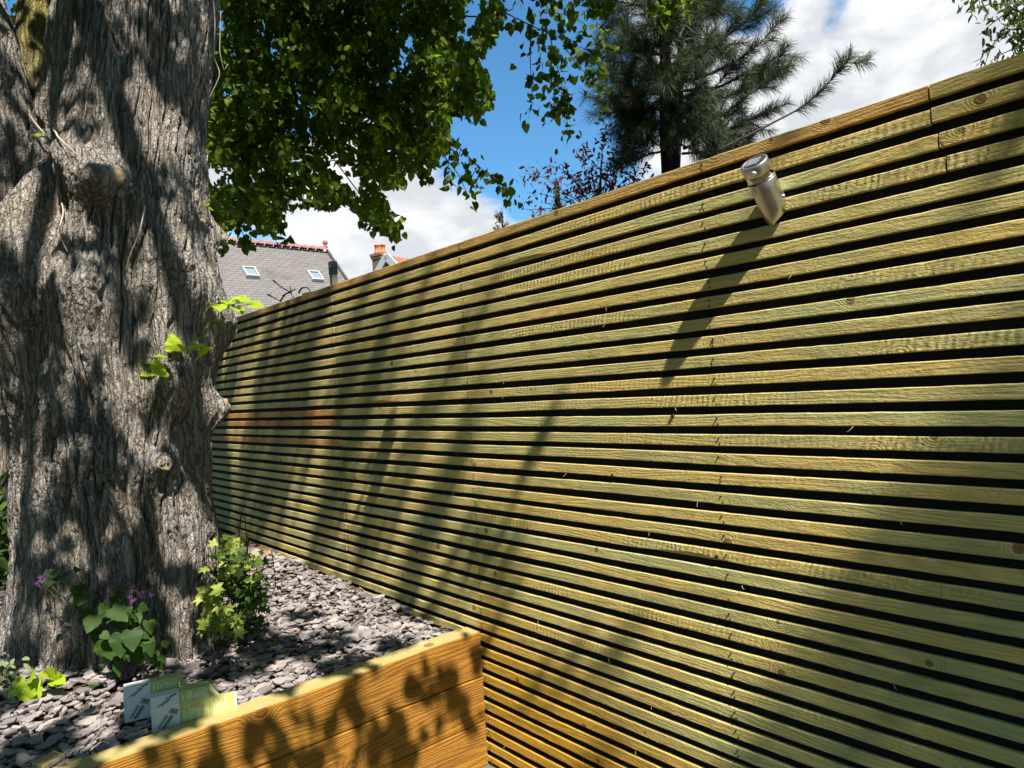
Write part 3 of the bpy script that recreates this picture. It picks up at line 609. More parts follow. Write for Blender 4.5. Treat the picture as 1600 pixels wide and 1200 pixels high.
kt_ = (3.1 - P[:, 1]) / -SUN[1]; tx = P[:, 0] - SUN[0] * kt_; tz = P[:, 2] - SUN[2] * kt_; ont = (kt_ > 0) & (np.abs(tx - .68) < .6) & (tz > .4) & (tz < 3.4)
fr_, fu, fv = inframe(P); rnd = rng.random(len(P))
keep = ~(hitf & ((fy < 3.3) | (rnd < .5))) & ~((stage | ont) & (rnd < .85)) & ~(fr_ & ((fu > 780) | (fv > 60) | (fu < 345) | (P @ RC[2] < 4.6)))
rand_leaves(crown, P[keep], .085)
n = 150000; P = np.stack([rng.uniform(-8, 3.5, n), rng.uniform(-7, 8, n), 2.2 + 6 * rng.random(n)], 1)  # unseen leaf shell added around the viewer to cut the sky fill
P = P[(perlin(P * .8 + 9) > -.02) & (np.hypot(P[:, 0], P[:, 1]) > 2.4) & ((P[:, 2] > 4.6) | (P[:, 0] < -2.4) | (P[:, 1] < -3.5))]; kk = (FX - P[:, 0]) / -SUN[0]; fy = P[:, 1] - SUN[1] * kk; fz = P[:, 2] - SUN[2] * kk
hitf = (kk > 0) & (fz > .1) & (fz < 2.4) & (fy > -1.2) & (fy < 6.5)
kb_ = (P[:, 2] - .5) / SUN[2]; bx = P[:, 0] - SUN[0] * kb_; by = P[:, 1] - SUN[1] * kb_; stage = (bx > -.9) & (bx < 2.2) & (by > 1.7) & (by < 4.6)
kt_ = (3.1 - P[:, 1]) / -SUN[1]; tx = P[:, 0] - SUN[0] * kt_; tz = P[:, 2] - SUN[2] * kt_; ont = (kt_ > 0) & (np.abs(tx - .6) < .8) & (tz > .4) & (tz < 3.6)
keep = ~hitf & ~stage & ~ont & ~inframe(P, 190)[0]; rand_leaves(crown, P[keep], .13)
# the rest of the crown, above the trunk and beyond
n = 9000; D = unit(rng.normal(size=(n, 3))); D[:, 2] = np.abs(D[:, 2]); P = np.array([.7, 5.6, 5.2]) + D * np.array([3.4, 2.6, 3.5]) * (rng.random((n, 1)) ** .4)
fr_, fu, fv = inframe(P); keep = (perlin(P * 1.1) > -.05) & (P[:, 2] > 4.6) & ~(fr_ & ((fu > 780) | (fv > 60) | (fu < 345) | (P @ RC[2] < 4.6))); rand_leaves(crown, P[keep], .08)
crown.obj('crown', M['lime_leaf'], lime); crown_br.obj('branches', M['twig'], lime, smooth=True)  # canopy and boughs, plus the added leaf shell that dims the sky

# dead ivy stems on the trunk
def stem(pts, rad, label, bow=.02):
    pts = resample([(x, y, 0) for x, y in pts], 22)[:, :2]; P = [trunk_pt(x, y, .012)[0] for x, y in pts]
    d0 = [np.linalg.norm(p - EYE) for p in P]; P = [EYE + (p - EYE) * (min(d0[max(0, i - 2):i + 3]) - .012) / d for i, (p, d) in enumerate(zip(P, d0))]
    mb = MB(); mb.tube(smooth_path(P, 40, 12), np.linspace(rad, rad * .5, 40) * .8, 8)
    return tag(mb.obj('cut_ivy', M['dry_stem'], smooth=True), label, 'vine')
stem([(48, 140), (55, 190), (60, 240), (72, 290), (82, 330), (95, 370), (115, 402)], .0055, 'long pale cut ivy stem hanging down the left of the bark trunk', .05)
stem([(60, 148), (75, 175), (100, 200), (125, 235), (140, 255)], .007, 'short thick pale ivy stem slanting across the trunk below the fork', .045)
stem([(219, 330), (213, 375), (204, 405), (200, 425)], .004, 'thin pale ivy stem curving beside the trunk hollow under the big burl', .03)
def wire(pts, d, rad, label):
    mb = MB(); mb.tube(smooth_path([at(x, y, d) for x, y in pts], 30, 2), rad, 5); return tag(mb.obj('cut_ivy', M['dry_stem'], smooth=True), label, 'vine')
wire([(333, -10), (336, 40), (334, 90), (345, 115), (336, 135), (326, 155)], 3.0, .0022, 'thin looping stem dangling from the right edge of the trunk near the canopy')
wire([(345, 20), (343, 80), (350, 112), (356, 100)], 3.05, .0018, 'fine forked stem dangling in front of the green canopy')

# ------------------------------------------------------------------ slate chippings
k = NT('slate_chip'); rp = k.geo.outputs['Random Per Island']; nz = k.noise(k.tc.outputs['Object'], 60, 5, .65)
col = k.ramp(k.m('ADD', k.m('MULTIPLY', rp, .75), k.m('MULTIPLY', nz, .3)), [(.1, (.12, .105, .106)), (.4, (.20, .175, .175)), (.75, (.265, .232, .225)), (1.0, (.35, .30, .275))])
M['slate_chip'] = k.done(col, .75, k.bump(nz, .003), spec=.3)
chips = MB()
def chip(c, L, W, t, rot):
    m = random.randint(8, 12); a = np.sort(rng.uniform(0, 2 * np.pi, m) * .35 + np.linspace(0, 2 * np.pi, m, endpoint=False) * .94); r = rng.uniform(.82, 1.05, m)
    x = np.cos(a) * r * L / 2; y = np.sin(a) * r * W / 2; cz = rng.normal(size=m) * t * .25
    V = np.concatenate([np.stack([x, y, t / 2 + cz], 1), np.stack([x * .93, y * .93, -t / 2 + cz], 1)]) @ rot.T + c
    chips.add(V, [tuple(range(m)), tuple(range(2 * m - 1, m - 1, -1))] + [(i, m + i, m + (i + 1) % m, (i + 1) % m) for i in range(m)])
def rotm(yaw, tilt, dirn):
    c, s = math.cos(yaw), math.sin(yaw); Rz = np.array([[c, -s, 0], [s, c, 0], [0, 0, 1]])
    ax = Vector((math.cos(dirn), math.sin(dirn), 0)); return np.array(Matrix.Rotation(tilt, 3, ax)) @ Rz
cnt = 0
for layer in range(3):
    num = (4200, 4200, 3600)[layer]
    XY = np.stack([rng.uniform(-.35, 1.77, num), PY + .1 + rng.random(num) ** 1.15 * 2.75], 1)
    H = bed_height(XY[:, 0], XY[:, 1]); dd = np.hypot(XY[:, 0] - TC[0], XY[:, 1] - TC[1])
    for (x, y), h, dt in zip(XY, H, dd):
        if dt < .34 or (dt < .6 and y > 3.7): continue
        if y > 4.55 and x < 1.5 and random.random() < .8: continue
        L = (.016 + .060 * random.random() ** 1.5) * (1.0 if layer else .9); W = L * random.uniform(.5, .9)
        tl = abs(random.gauss(0, .15)) + (.7 if random.random() < .06 else 0)
        if x > 1.5: tl += random.uniform(0, .5) * (random.random() < .5)
        L = min(L, .105); x = min(x, FX - .012 - L * .5); y = max(y, PY + .1 + L * .5)
        chip(np.array([x, y, h + .006 + layer * .011 + random.uniform(0, .008)]), L, W, random.uniform(.003, .007), rotm(random.uniform(0, 6.28), tl, random.uniform(0, 6.28))); cnt += 1
tag(chips.obj('slate_chippings', M['slate_chip']), 'grey purple slate chippings mulching the raised bed round the trunk', 'gravel', kind='stuff')
# bare sandy soil at the far corner
k = NT('sandy_soil'); nz = k.noise(k.tc.outputs['Object'], 40, 6, .7)
M['sand'] = k.done(k.ramp(nz, [(.3, (.16, .1, .045)), (.7, (.34, .23, .11))]), .95, k.bump(nz, .02))
g = MB(); X, Y = np.meshgrid(np.linspace(1.0, FX - .036, 30), np.linspace(4.3, 6.6, 60)); Z = bed_height(X, Y) + .012 + .03 * perlin(np.stack([X * 4, Y * 4, X * 0], -1)) + .02 * perlin(np.stack([X * 11, Y * 11, X * 0 + 4], -1)) + .05 * sstep(Y, 4.4, 5.2) - .05 * sstep(X, 1.25, 1.0)
idx = np.arange(X.size).reshape(X.shape); g.add(np.stack([X, Y, Z], -1).reshape(-1, 3), np.stack([idx[:-1, :-1], idx[:-1, 1:], idx[1:, 1:], idx[1:, :-1]], -1).reshape(-1, 4))
tag(g.obj('bare_soil', M['sand'], smooth=True), kind='structure')

# ------------------------------------------------------------------ solar lamp on the fence
def steel(name, base, rough):
    k = NT(name); o = k.tc.outputs['Object']; nz = k.noise(k.scalev(o, (1, 1, .02)), 900, 3, .6)
    return k.done(k.ramp(nz, [(.3, tuple(c * .85 for c in base)), (.7, base)]), k.mr(nz, .3, .7, rough * .8, rough * 1.25), None, 1.0)
M['steel'] = steel('brushed_steel', (.60, .59, .56), .36)
M['sensor'] = plain('white_sensor_dome', (.75, .75, .72), .3, var=.03)
M['solar'] = plain('solar_cell', (.035, .04, .05), .18, var=.2)
M['cell_line'] = plain('solar_cell_line', (.35, .36, .38), .4)
k = NT('clear_plastic'); k.b.inputs['Transmission Weight'].default_value = 1.0; k.b.inputs['IOR'].default_value = 1.15; M['clear'] = k.done((.97, .97, .96), .03, spec=.5)
M['mirror'] = plain('bright_reflector', (.75, .74, .7), .15, 1.0, .05)
A41 = math.radians(41); AX = np.array([-math.sin(A41), 0, math.cos(A41)]); OUT = np.array([-math.cos(A41), 0, -math.sin(A41)]); SY = np.array([0, 1.0, 0])
LT = np.array([1.708, .945, 2.109]); LR = .0365
lamp = thing('solar_wall_light', (1.8, .945, 1.99), 'brushed steel solar wall light jutting up from the slatted fence', 'lamp')
def ring_pts(r, s, n=48): return [LT + AX * s + r * (OUT * math.cos(t) + SY * math.sin(t)) for t in np.linspace(0, 2 * np.pi, n, endpoint=False)]
def lathe(name, prof, mat, parent, close=True, n=48):
    mb = MB(); V = []; F = []
    for r, s in prof: V += ring_pts(max(r, 1e-5), s, n)
    for k in range(len(prof) - 1):
        for t in range(n): F.append((k * n + t, (k + 1) * n + t, (k + 1) * n + (t + 1) % n, k * n + (t + 1) % n))
    mb.add(V, F); return mb.obj(name, mat, parent, smooth=True)
cap = lathe('cap', [(0, -.001), (LR * .8, -.001), (LR * .82, 0), (LR * .97, 0), (LR, -.002), (LR, -.029), (LR * .97, -.0305), (0, -.0305)], M['steel'], lamp)
mb = MB(); q = .62 * LR; cs = []
for sx, sy in ((-1, -.6), (-.6, -1), (.6, -1), (1, -.6), (1, .6), (.6, 1), (-.6, 1), (-1, .6)): cs.append(LT + AX * .0012 + OUT * sx * q + SY * sy * q)
mb.add(cs, [tuple(range(7, -1, -1))]); pan = mb.obj('solar_panel', M['solar'], cap)
mb = MB()
for t in (-.55, -.18, .18, .55):
    for a, b, w1, w2 in ((OUT, SY, .003, .86), ):
        c = LT + AX * .002 + OUT * t * q
        mb.add([c - OUT * .0016 - SY * q * .8, c + OUT * .0016 - SY * q * .8, c + OUT * .0016 + SY * q * .8, c - OUT * .0016 + SY * q * .8], [(3, 2, 1, 0)])
mb.obj('cell_lines', M['cell_line'], pan)
sd = unit(OUT * .985 - SY * .17); sc_ = LT - AX * .0155 + sd * (LR - .002); mb = MB(); V = []; F = []
pa = unit(np.cross(sd, AX)); pb = np.cross(sd, pa)
for kk in range(6):
    ph = kk / 5 * math.pi / 2; V += [sc_ + sd * .0065 * math.sin(ph) + .0085 * max(math.cos(ph), 1e-3) * (pa * math.cos(t) + pb * math.sin(t)) for t in np.linspace(0, 2 * np.pi, 20, endpoint=False)]
for kk in range(5):
    for t in range(20): F.append((kk * 20 + t, kk * 20 + (t + 1) % 20, (kk + 1) * 20 + (t + 1) % 20, (kk + 1) * 20 + t))
mb.add(V, F); mb.obj('sensor', M['sensor'], cap, smooth=True)
lathe('clear_collar', [(LR * .975, -.0305), (LR * .975, -.053), (LR * .93, -.053), (LR * .93, -.0305), (LR * .975, -.0305)], M['clear'], lamp)
lathe('reflector_cone', [(0, -.034), (.003, -.038), (.007, -.044), (.016, -.049), (LR * .88, -.0515), (LR * .9, -.0525), (0, -.0528)], M['mirror'], lamp)
# steel body: a tube cut off flat against the fence
mb = MB(); n = 64; V = []; F = []
top = -.0525; CUTP = onx(1207, 354, 1.797); CUTN = unit(np.cross(CUTP - EYE, RC[0] * 23 + RC[1] * -27)); CUTN = CUTN * np.sign(np.dot(CUTN, AX))
for t in np.linspace(0, 2 * np.pi, n, endpoint=False):
    rd = OUT * math.cos(t) + SY * math.sin(t)
    p0 = LT + AX * top + rd * LR; sl_ = (1.7985 - p0[0]) / (-AX[0]); sc2 = np.dot(p0 - CUTP, CUTN) / np.dot(AX, CUTN); p1 = p0 - AX * max(.01, min(sl_, sc2))
    for r_, s_ in ((.90, 0), (.97, 0), (1.0, .0015)): V.append(LT + AX * (top - s_) + rd * LR * r_)
    for f_ in (.25, .5, .75, .985, 1.0): V.append(p0 + (p1 - p0) * f_ - rd * (0.0012 if f_ == 1 else 0))
m8 = 8
for t in range(n):
    for kk in range(m8 - 1): F.append((t * m8 + kk, t * m8 + kk + 1, ((t + 1) % n) * m8 + kk + 1, ((t + 1) % n) * m8 + kk))
F.append(tuple(t * m8 + m8 - 1 for t in range(n))); mb.add(V, F); body = mb.obj('tube_body', M['steel'], lamp, smooth=True)
lathe('trim_ring', [(LR * .985, -.052), (LR * 1.012, -.0523), (LR * 1.012, -.0545), (LR * .99, -.055)], M['steel'], lamp)
mb = MB(); mb.tube([LT - AX * .118 - SY * (LR + .003), LT - AX * .118 - SY * (LR - .003)], .005, 12); mb.obj('screw', M['steel'], lamp, smooth=True)

# ------------------------------------------------------------------ lamp cartons lying on the slate
M['card_white'] = plain('white_card', (.50, .51, .53), .55, var=.06, scale=8)
M['card_olive'] = plain('olive_card', (.34, .36, .12), .5, var=.08, scale=8)
M['card_inside'] = plain('plain_card_inside', (.55, .54, .47), .7, var=.05)
M['print_dark'] = plain('dark_print', (.09, .09, .085), .5, var=.1)
M['print_grey'] = plain('grey_print', (.22, .22, .21), .5, var=.1)
M['print_pale'] = plain('pale_print', (.62, .64, .38), .5, var=.05)
def carton(origin, direction, label, L=.205, h=.078, dep=.085, ch=.030, cw=.022, zyaw=0.0):
    """long chamfered carton: x along, y to the back, z up; white wrap on the first third, olive after it"""
    dx = unit(np.array([direction[0], direction[1], direction[2]])); dy = unit(np.cross([0, 0, 1], dx)); dz = np.cross(dx, dy)
    t = thing('lamp_carton', origin, label, 'carton', 'lamp cartons lying on the slate')
    def P(x, y, z): return np.array(origin) + dx * x + dy * y + dz * z
    prof = [(0, 0), (0, h), (cw, h + ch), (dep - cw, h + ch), (dep, h), (dep, 0)]
    w = L * .47
    def sect(x0, x1, name, mat, caps=(True, True)):
        mb = MB(); V = [P(x0, y, z) for y, z in prof] + [P(x1, y, z) for y, z in prof]; m = 6
        F = [(i, (i + 1) % m, m + (i + 1) % m, m + i) for i in range(m)]
        if caps[0]: F.append(tuple(range(m))[::-1])
        if caps[1]: F.append(tuple(range(m, 2 * m)))
        mb.add(V, F); return mb.obj(name, mat, t)
    a = sect(0, w, 'white_wrap', M['card_white'], (True, False)); b = sect(w, L, 'olive_sleeve', M['card_olive'], (False, False))
    def face(fr):                                                     # point on the front face / on the chamfer, e mm proud
        if fr == 'front': return lambda x, s, e: P(x, -e, s * h)
        return lambda x, s, e: P(x, cw * s - e * .8, h + ch * s + e * .6)
    def quad(mb, Q, x0, s0, x1, s1, wd, mi, e=.0006, Lh=1.0):
        v = np.array([x1 - x0, (s1 - s0) * Lh]); nrm = np.array([-v[1], v[0]]) / np.hypot(*v) * wd / 2
        mb.add([Q(x0 + nrm[0], s0 + nrm[1] / Lh, e), Q(x0 - nrm[0], s0 - nrm[1] / Lh, e), Q(x1 - nrm[0], s1 - nrm[1] / Lh, e), Q(x1 + nrm[0], s1 + nrm[1] / Lh, e)], [(0, 1, 2, 3)], mi)
    pic = MB(); Q = face('front'); Hh = h
    quad(pic, Q, w * .22, .14, w * .55, .62, .010, 1, Lh=Hh); quad(pic, Q, w * .36, .08, w * .72, .58, .007, 0, Lh=Hh); quad(pic, Q, w * .46, .10, w * .76, .52, .005, 1, .0009, Hh)
    quad(pic, Q, w * .64, .80, w * .93, .66, .017, 1, .0006, Hh); quad(pic, Q, w * .735, .755, w * .79, .73, .015, 0, .0009, Hh); quad(pic, Q, w * .85, .72, w * .90, .69, .010, 0, .0009, Hh)
    Q = face('chamfer'); Hc = math.hypot(cw, ch)
    quad(pic, Q, w * .22, .08, w * .66, .66, .006, 1, Lh=Hc); quad(pic, Q, w * .36, .10, w * .72, .60, .0035, 0, Lh=Hc); quad(pic, Q, w * .66, .74, w * .93, .92, .006, 0, Lh=Hc); quad(pic, Q, w * .52, .66, w * .6, .72, .006, 1, Lh=Hc)
    quad(pic, face('front'), w * .075, .08, w * .075, .86, .0012, 1, Lh=Hh)
    pic.obj('printed_picture', [M['print_dark'], M['print_grey']], a)
    tx = MB()
    for fr, rows in (('front', 15), ('chamfer', 15)):
        Q = face(fr); 
        for r_ in range(rows):
            x = w + .012 + (L - w - .02) * r_ / (rows - 1); s0 = .1 if fr == 'front' else .15; s1 = random.uniform(.55, .9)
            if r_ == 1: 
                if fr == 'front':
                    for c in range(5): quad(tx, Q, x, .3 + c * .12, x, .36 + c * .12, .004, 0, Lh=Hh)
                continue
            quad(tx, Q, x, s0, x, s1, .0022 if r_ % 4 else .0034, 0, Lh=Hh if fr == 'front' else Hc)
    tx.obj('printed_text', M['print_pale'], b)
    fl = MB(); FL = L * .42
    fl.add([P(L + .0005, 0, 0), P(L + FL, 0, 0), P(L + FL, 0, h * .98), P(L + .0005, 0, h * .98), P(L + .0005, .0012, 0), P(L + FL, .0012, 0), P(L + FL, .0012, h * .98), P(L + .0005, .0012, h * .98)],
           [(0, 1, 2, 3), (7, 6, 5, 4), (1, 5, 6, 2), (3, 2, 6, 7)], 0)
    fl.add([P(L + FL + .0003, -.0006, 0), P(L + FL + .009, -.0006, 0), P(L + FL + .009, -.0006, h * .96), P(L + FL + .0003, -.0006, h * .96), P(L + FL + .009, .004, 0), P(L + FL + .009, .004, h * .96)], [(0, 1, 2, 3), (1, 4, 5, 2)], 2)
    for r_ in range(9):
        x = L + .012 + (FL - .03) * r_ / 8; quad(fl, face('front'), x, .12, x, random.uniform(.6, .85), .002, 1, Lh=Hh)
    fl.obj('end_flap', [M['card_olive'], M['print_pale'], M['card_inside']], t)
    df = MB(); df.add([P(L + .0008, cw, h + ch), P(L + .0008, .001, h + .001), P(L + .03, .003, h - .004), P(L + .0018, dep - cw, h + ch)], [(0, 1, 2), (0, 2, 3)]); df.obj('dust_flap', M['card_olive'], t)
    ins = MB(); ins.add([P(L - .002, y, z) for y, z in [(.002, .002), (.002, h), (cw, h + ch - .002), (dep - cw, h + ch - .002), (dep - .002, h), (dep - .002, .002)]], [tuple(range(6))]); ins.obj('inner_card', M['card_inside'], t)
    return t
zb = .503
b2 = onz(238, 1146, zb); e2 = onz(330, 1123, zb)
carton(b2, e2 - b2, 'white and olive lamp carton lying nearest the sleeper edge, its end flap open', L=float(np.linalg.norm(e2 - b2)), h=.076)
b1 = onz(195, 1130, zb); e1 = onz(290, 1107, zb)
carton(b1, e1 - b1, 'white and olive lamp carton half hidden behind the nearer carton', L=float(np.linalg.norm(e1 - b1)) * .92, h=.080)
# offcut of timber by the bed wall
off = onz(85, 1196, .515); mb = MB(); mb.box(off + np.array([-.01, .035, .0]), (.07, .05, .03), rot=rotm(.5, .1, .3), bevel=.003); tag(mb.obj('timber_offcut', M['sleeper_top'], origin=off), 'small pale timber offcut lying on the slate at the bottom left', 'offcut')

# ------------------------------------------------------------------ plants on the bed
M['ivy_leaf'] = leaf_mat('variegated_ivy_leaf', (.05, .095, .015), (.24, .29, .05), .3, tip=(.44, .44, .13))
M['ivy_dark'] = leaf_mat('dark_ivy_leaf', (.02, .045, .008), (.06, .10, .02), .25)
M['honesty_leaf'] = leaf_mat('broad_green_leaf', (.018, .046, .008), (.05, .095, .016), .35)
M['petal'] = leaf_mat('purple_petal', (.085, .025, .11), (.19, .07, .23), .25)
M['green_stem'] = plain('green_stem', (.10, .15, .04), .6)
M['shrub_leaf'] = leaf_mat('glossy_shrub_leaf', (.015, .04, .01), (.07, .13, .02), .2, .25)
M['sage_leaf'] = leaf_mat('sage_green_leaf', (.12, .17, .08), (.3, .35, .2), .3)
def ivy_plant():
    t = thing('ivy_plant', onz(345, 985, .5), 'bushy pale variegated ivy climbing the right foot of the bark trunk', 'plant')
    L_, D_, S_ = MB(), MB(), MB()
    for _ in range(46):
        x0, y0 = random.uniform(315, 400), random.uniform(930, 990); b = onz(x0, y0 + 8, .5); tip = at(x0 + random.gauss(0, 26), y0 - random.uniform(20, 130), 2.95 + random.uniform(-.05, .25))
        p = smooth_path([b, (b + tip) / 2 + rng.normal(size=3) * .04, tip], 8, 1); S_.tube(p, .0022, 4, 0, False)
    def cl(n, mx, my, sx, sy, d, size, mb, dj=.06):
        px = rng.normal(mx, sx, n); py = rng.normal(my, sy, n); C = atv(px, py, d + rng.normal(0, dj, n))
        T = unit(rng.normal(size=(n, 3)) * .8 + np.array([-.1, -.3, -.35])); Nn = unit(rng.normal(size=(n, 3)) * .6 + np.array([-.3, -.7, .9])); leaves(mb, C, T, Nn, size * rng.uniform(.6, 1.15, n), IVY)
    cl(26, 328, 935, 11, 20, 2.74, .052, L_); cl(32, 348, 972, 17, 12, 2.72, .05, L_, .04); cl(55, 366, 886, 17, 20, 2.98, .046, L_); cl(20, 362, 855, 12, 10, 3.05, .04, L_)
    cl(190, 372, 920, 20, 34, 3.0, .042, D_, .1); cl(110, 392, 925, 12, 30, 3.02, .036, D_)
    L_.obj('pale_leaves', M['ivy_leaf'], t); D_.obj('dark_leaves', M['ivy_dark'], t); S_.obj('stems', M['twig'], t)
ivy_plant()
def honesty():
    t = thing('honesty_plant', onz(190, 1050, .5), 'broad leaved green plant with purple flowers at the foot of the bark trunk', 'plant')
    Lm, Sm, Fm = MB(), MB(), MB(); base = onz(200, 1048, .49)
    big = [(150, 955, .11), (175, 950, .10), (165, 1000, .12), (190, 990, .11), (150, 980, .08), (205, 985, .10), (215, 1010, .10), (178, 965, .09), (235, 1005, .06), (260, 1000, .06), (250, 1025, .05), (130, 930, .08), (120, 915, .07), (140, 940, .07), (185, 1035, .07), (240, 1020, .05),
           (225, 995, .07), (232, 970, .07), (200, 955, .06), *[(random.gauss(185, 34), random.gauss(985, 34), random.uniform(.03, .065)) for _ in range(22)], (85, 890, .05), (95, 905, .05), (105, 895, .05), (115, 890, .035), (125, 915, .045), (75, 910, .04), (245, 1035, .06), (170, 1015, .1)]
    for x, y, s in big:
        c = at(x, y, 2.58 + random.uniform(-.08, .05)); p = smooth_path([base + rng.normal(size=3) * .01, (base + c) / 2 + rng.normal(size=3) * .02, c], 8, 1); Sm.tube(p, .002, 4, 0, False)
        T = unit(rng.normal(size=3) * .4 + np.array([.1 * (x - 180) / 40, -.5, -.55])); leaves(Lm, c[None], T[None], unit(np.array([-.2, -.7, .8]) + rng.normal(size=3) * .45)[None], s * .72, BIGHEART)
    for x, y, nf, s in [(190, 912, 16, 9), (205, 920, 16, 8), (228, 922, 7, 6), (178, 905, 5, 6), (195, 1045, 34, 8), (100, 980, 7, 6), (62, 908, 8, 5), (205, 940, 5, 6)]:
        c = at(x, y, 2.6); p = smooth_path([base, (base + c) / 2 + rng.normal(size=3) * .02, c], 8, 1); Sm.tube(p, .0016, 4, 0, False)
        Fm = MB(); C = atv(rng.normal(x, s, nf), rng.normal(y, s, nf), np.full(nf, 2.6) + rng.normal(0, .015, nf))
        for cc in C:
            Fm.tube([c, (c + cc) / 2 + np.array([0, 0, .004]), cc], .0009, 4, 1)
            for q_ in range(4):
                a = q_ * math.pi / 2; T = unit(np.array([math.cos(a), -.4, math.sin(a)])); leaves(Fm, cc[None], T[None], np.array([[-.2, -.8, .4]]), .011, OVAL)
        Fm.obj('flower_cluster', [M['petal'], M['green_stem']], t)
    Lm.obj('leaves', M['honesty_leaf'], t, smooth=True); Sm.obj('stems', M['green_stem'], t)
honesty()
def low_plant(name, pos, label, spec, mat, tpl, stem_mat='green_stem', d=2.50):
    t = thing(name, pos, label, 'plant'); Lm, Sm = MB(), MB()
    for x, y, s, tx, ty in spec:
        c = at(x, y, d + random.uniform(-.03, .03)); tipv = at(x + tx, y + ty, d - .02); Sm.tube(smooth_path([pos, (np.array(pos) + c) / 2 + np.array([0, 0, .015]), c], 7, 1), .0018, 4, 0, False)
        leaves(Lm, c[None], unit(tipv - c)[None], unit(np.array([-.25, -.75, .8]) + rng.normal(size=3) * .18)[None], s, tpl)
    Lm.obj('leaves', M[mat], t, smooth=True); Sm.obj('stems', M[stem_mat], t)
low_plant('seedling_plant', onz(70, 1080, .49), 'bright lime green seedling with broad leaves on the slate at lower left', [(45, 1068, .085, 8, 30), (78, 1062, .07, 4, -22), (40, 1065, .065, -18, 14), (38, 1070, .05, 2, 26), (55, 1055, .05, -12, 8), (85, 1060, .045, 12, -10), (90, 1062, .04, 10, 4), (84, 1064, .04, 4, 8), (50, 1075, .05, -10, 18), (76, 1058, .05, -12, -4)], 'young_leaf', BIGHEART)
low_plant('sage_plant', onz(8, 1075, .49), 'pale grey green herb at the left edge beside the lime green seedling', [(random.gauss(12, 13), random.gauss(1052, 20), random.uniform(.025, .045), random.gauss(0, 12), random.gauss(4, 12)) for _ in range(40)], 'sage_leaf', OVAL)
# shrub behind the trunk at the left edge
shr = thing('laurel_shrub', onz(-40, 900, .45), 'dark glossy leaved shrub behind the trunk at the left edge', 'shrub'); L_, S_ = MB(), MB()
sb = at(-60, 900, 4.6)
for _ in range(34):
    tip = at(random.uniform(-170, 60), random.uniform(720, 930), random.uniform(4.2, 5.2)); p = smooth_path([np.array([sb[0], sb[1], .4]), (sb + tip) / 2 + rng.normal(size=3) * .08, tip], 9, 1); S_.tube(p, .006, 5, 0, False)
    n = 22; C = p[rng.integers(3, 9, n)] + rng.normal(size=(n, 3)) * .10; T = unit(rng.normal(size=(n, 3)) + np.array([.2, -.5, -.1])); leaves(L_, C, T, unit(rng.normal(size=(n, 3)) * .5 + np.array([-.2, -.4, 1])), .15 * rng.uniform(.6, 1.1, n), OVAL)
L_.obj('leaves', M['shrub_leaf'], shr); S_.obj('stems', M['twig'], shr)
# another trunk beyond, at the left edge
bt = thing('background_tree', (*at(-12, 700, 5.0)[:2], .4), 'brown barked tree trunk behind the big tree at the left edge', 'tree')
sv = lime; lime = bt
c0 = at(-22, 760, 5.0); bark_limb([np.array([c0[0], c0[1], .3]), c0, at(-26, 600, 5.02), at(-40, 300, 5.1), at(-70, -100, 5.3), at(-90, -500, 5.6)], [.22, .17, .15, .14, .12, .1], 90, 160, 'trunk', M['bark'])
lime = sv
bl = MB(); px = rng.uniform(-260, 40, 900); py = rng.uniform(-420, -60, 900); rand_leaves(bl, atv(px, py, rng.uniform(4.8, 6.2, 900)), .08); bl.obj('crown', M['lime_leaf'], bt)

# ------------------------------------------------------------------ houses beyond the fence
def slate_mat(name, cols, bw, bh, mortar=.012):
    k = NT(name); b = k.n('ShaderNodeTexBrick'); k.link(k.tc.outputs['Object'], b.inputs['Vector']); b.inputs['Scale'].default_value = 1.0
    b.inputs['Brick Width'].default_value = bw; b.inputs['Row Height'].default_value = bh; b.inputs['Mortar Size'].default_value = mortar; b.inputs['Mortar Smooth'].default_value = .2
    b.inputs['Color1'].default_value = (*cols[0], 1); b.inputs['Color2'].default_value = (*cols[1], 1); b.inputs['Mortar'].default_value = (*cols[2], 1); b.inputs['Bias'].default_value = 0
    nz = k.noise(k.tc.outputs['Object'], .9, 5, .6); nn = k.noise(k.tc.outputs['Object'], 14, 4, .6)
    col = k.mix(k.mr(nz, .55, .68, 0, .6), b.outputs['Color'], k.mix(1.0, b.outputs['Color'], (.5, .5, .5), 'MULTIPLY'))
    col = k.mix(k.mr(nn, .4, .7, 0, .3), col, k.mix(1.0, col, (1.35, 1.3, 1.2), 'MULTIPLY'))
    h = k.m('ADD', k.m('MULTIPLY', b.outputs['Fac'], -1.0), k.m('MULTIPLY', nn, .3)); return k.done(col, .7, k.bump(h, .02), spec=.25)
M['slate_roof'] = slate_mat('grey_roof_slates', ((.118, .106, .10), (.143, .129, .121), (.092, .083, .079)), .26, .125, .012)
M['ridge_tile'] = plain('red_ridge_tile', (.24, .10, .07), .85)
M['red_tiles'] = slate_mat('red_clay_roof_tiles', ((.24, .095, .065), (.30, .13, .09), (.13, .055, .04)), .24, .18)
M['brick'] = slate_mat('red_brown_brick', ((.15, .07, .045), (.19, .09, .055), (.18, .16, .14)), .23, .08)
M['render'] = plain('pale_render', (.6, .58, .53), .85, var=.05)
M['white_paint'] = plain('white_paint', (.36, .36, .35), .5, var=.04)
M['chimney_pot'] = plain('terracotta_pot', (.42, .12, .035), .7)
k = NT('roof_glass'); M['glass'] = k.done((.16, .2, .23), .12, spec=.5)
def local_obj(mb, name, mats, parent, Mx, smooth=False):
    o = mb.obj(name, mats, None, smooth); o.parent = parent; o.matrix_parent_inverse = Matrix.Identity(4); o.matrix_local = Matrix.Translation(-Vector(wloc(parent))) @ Mx; return o
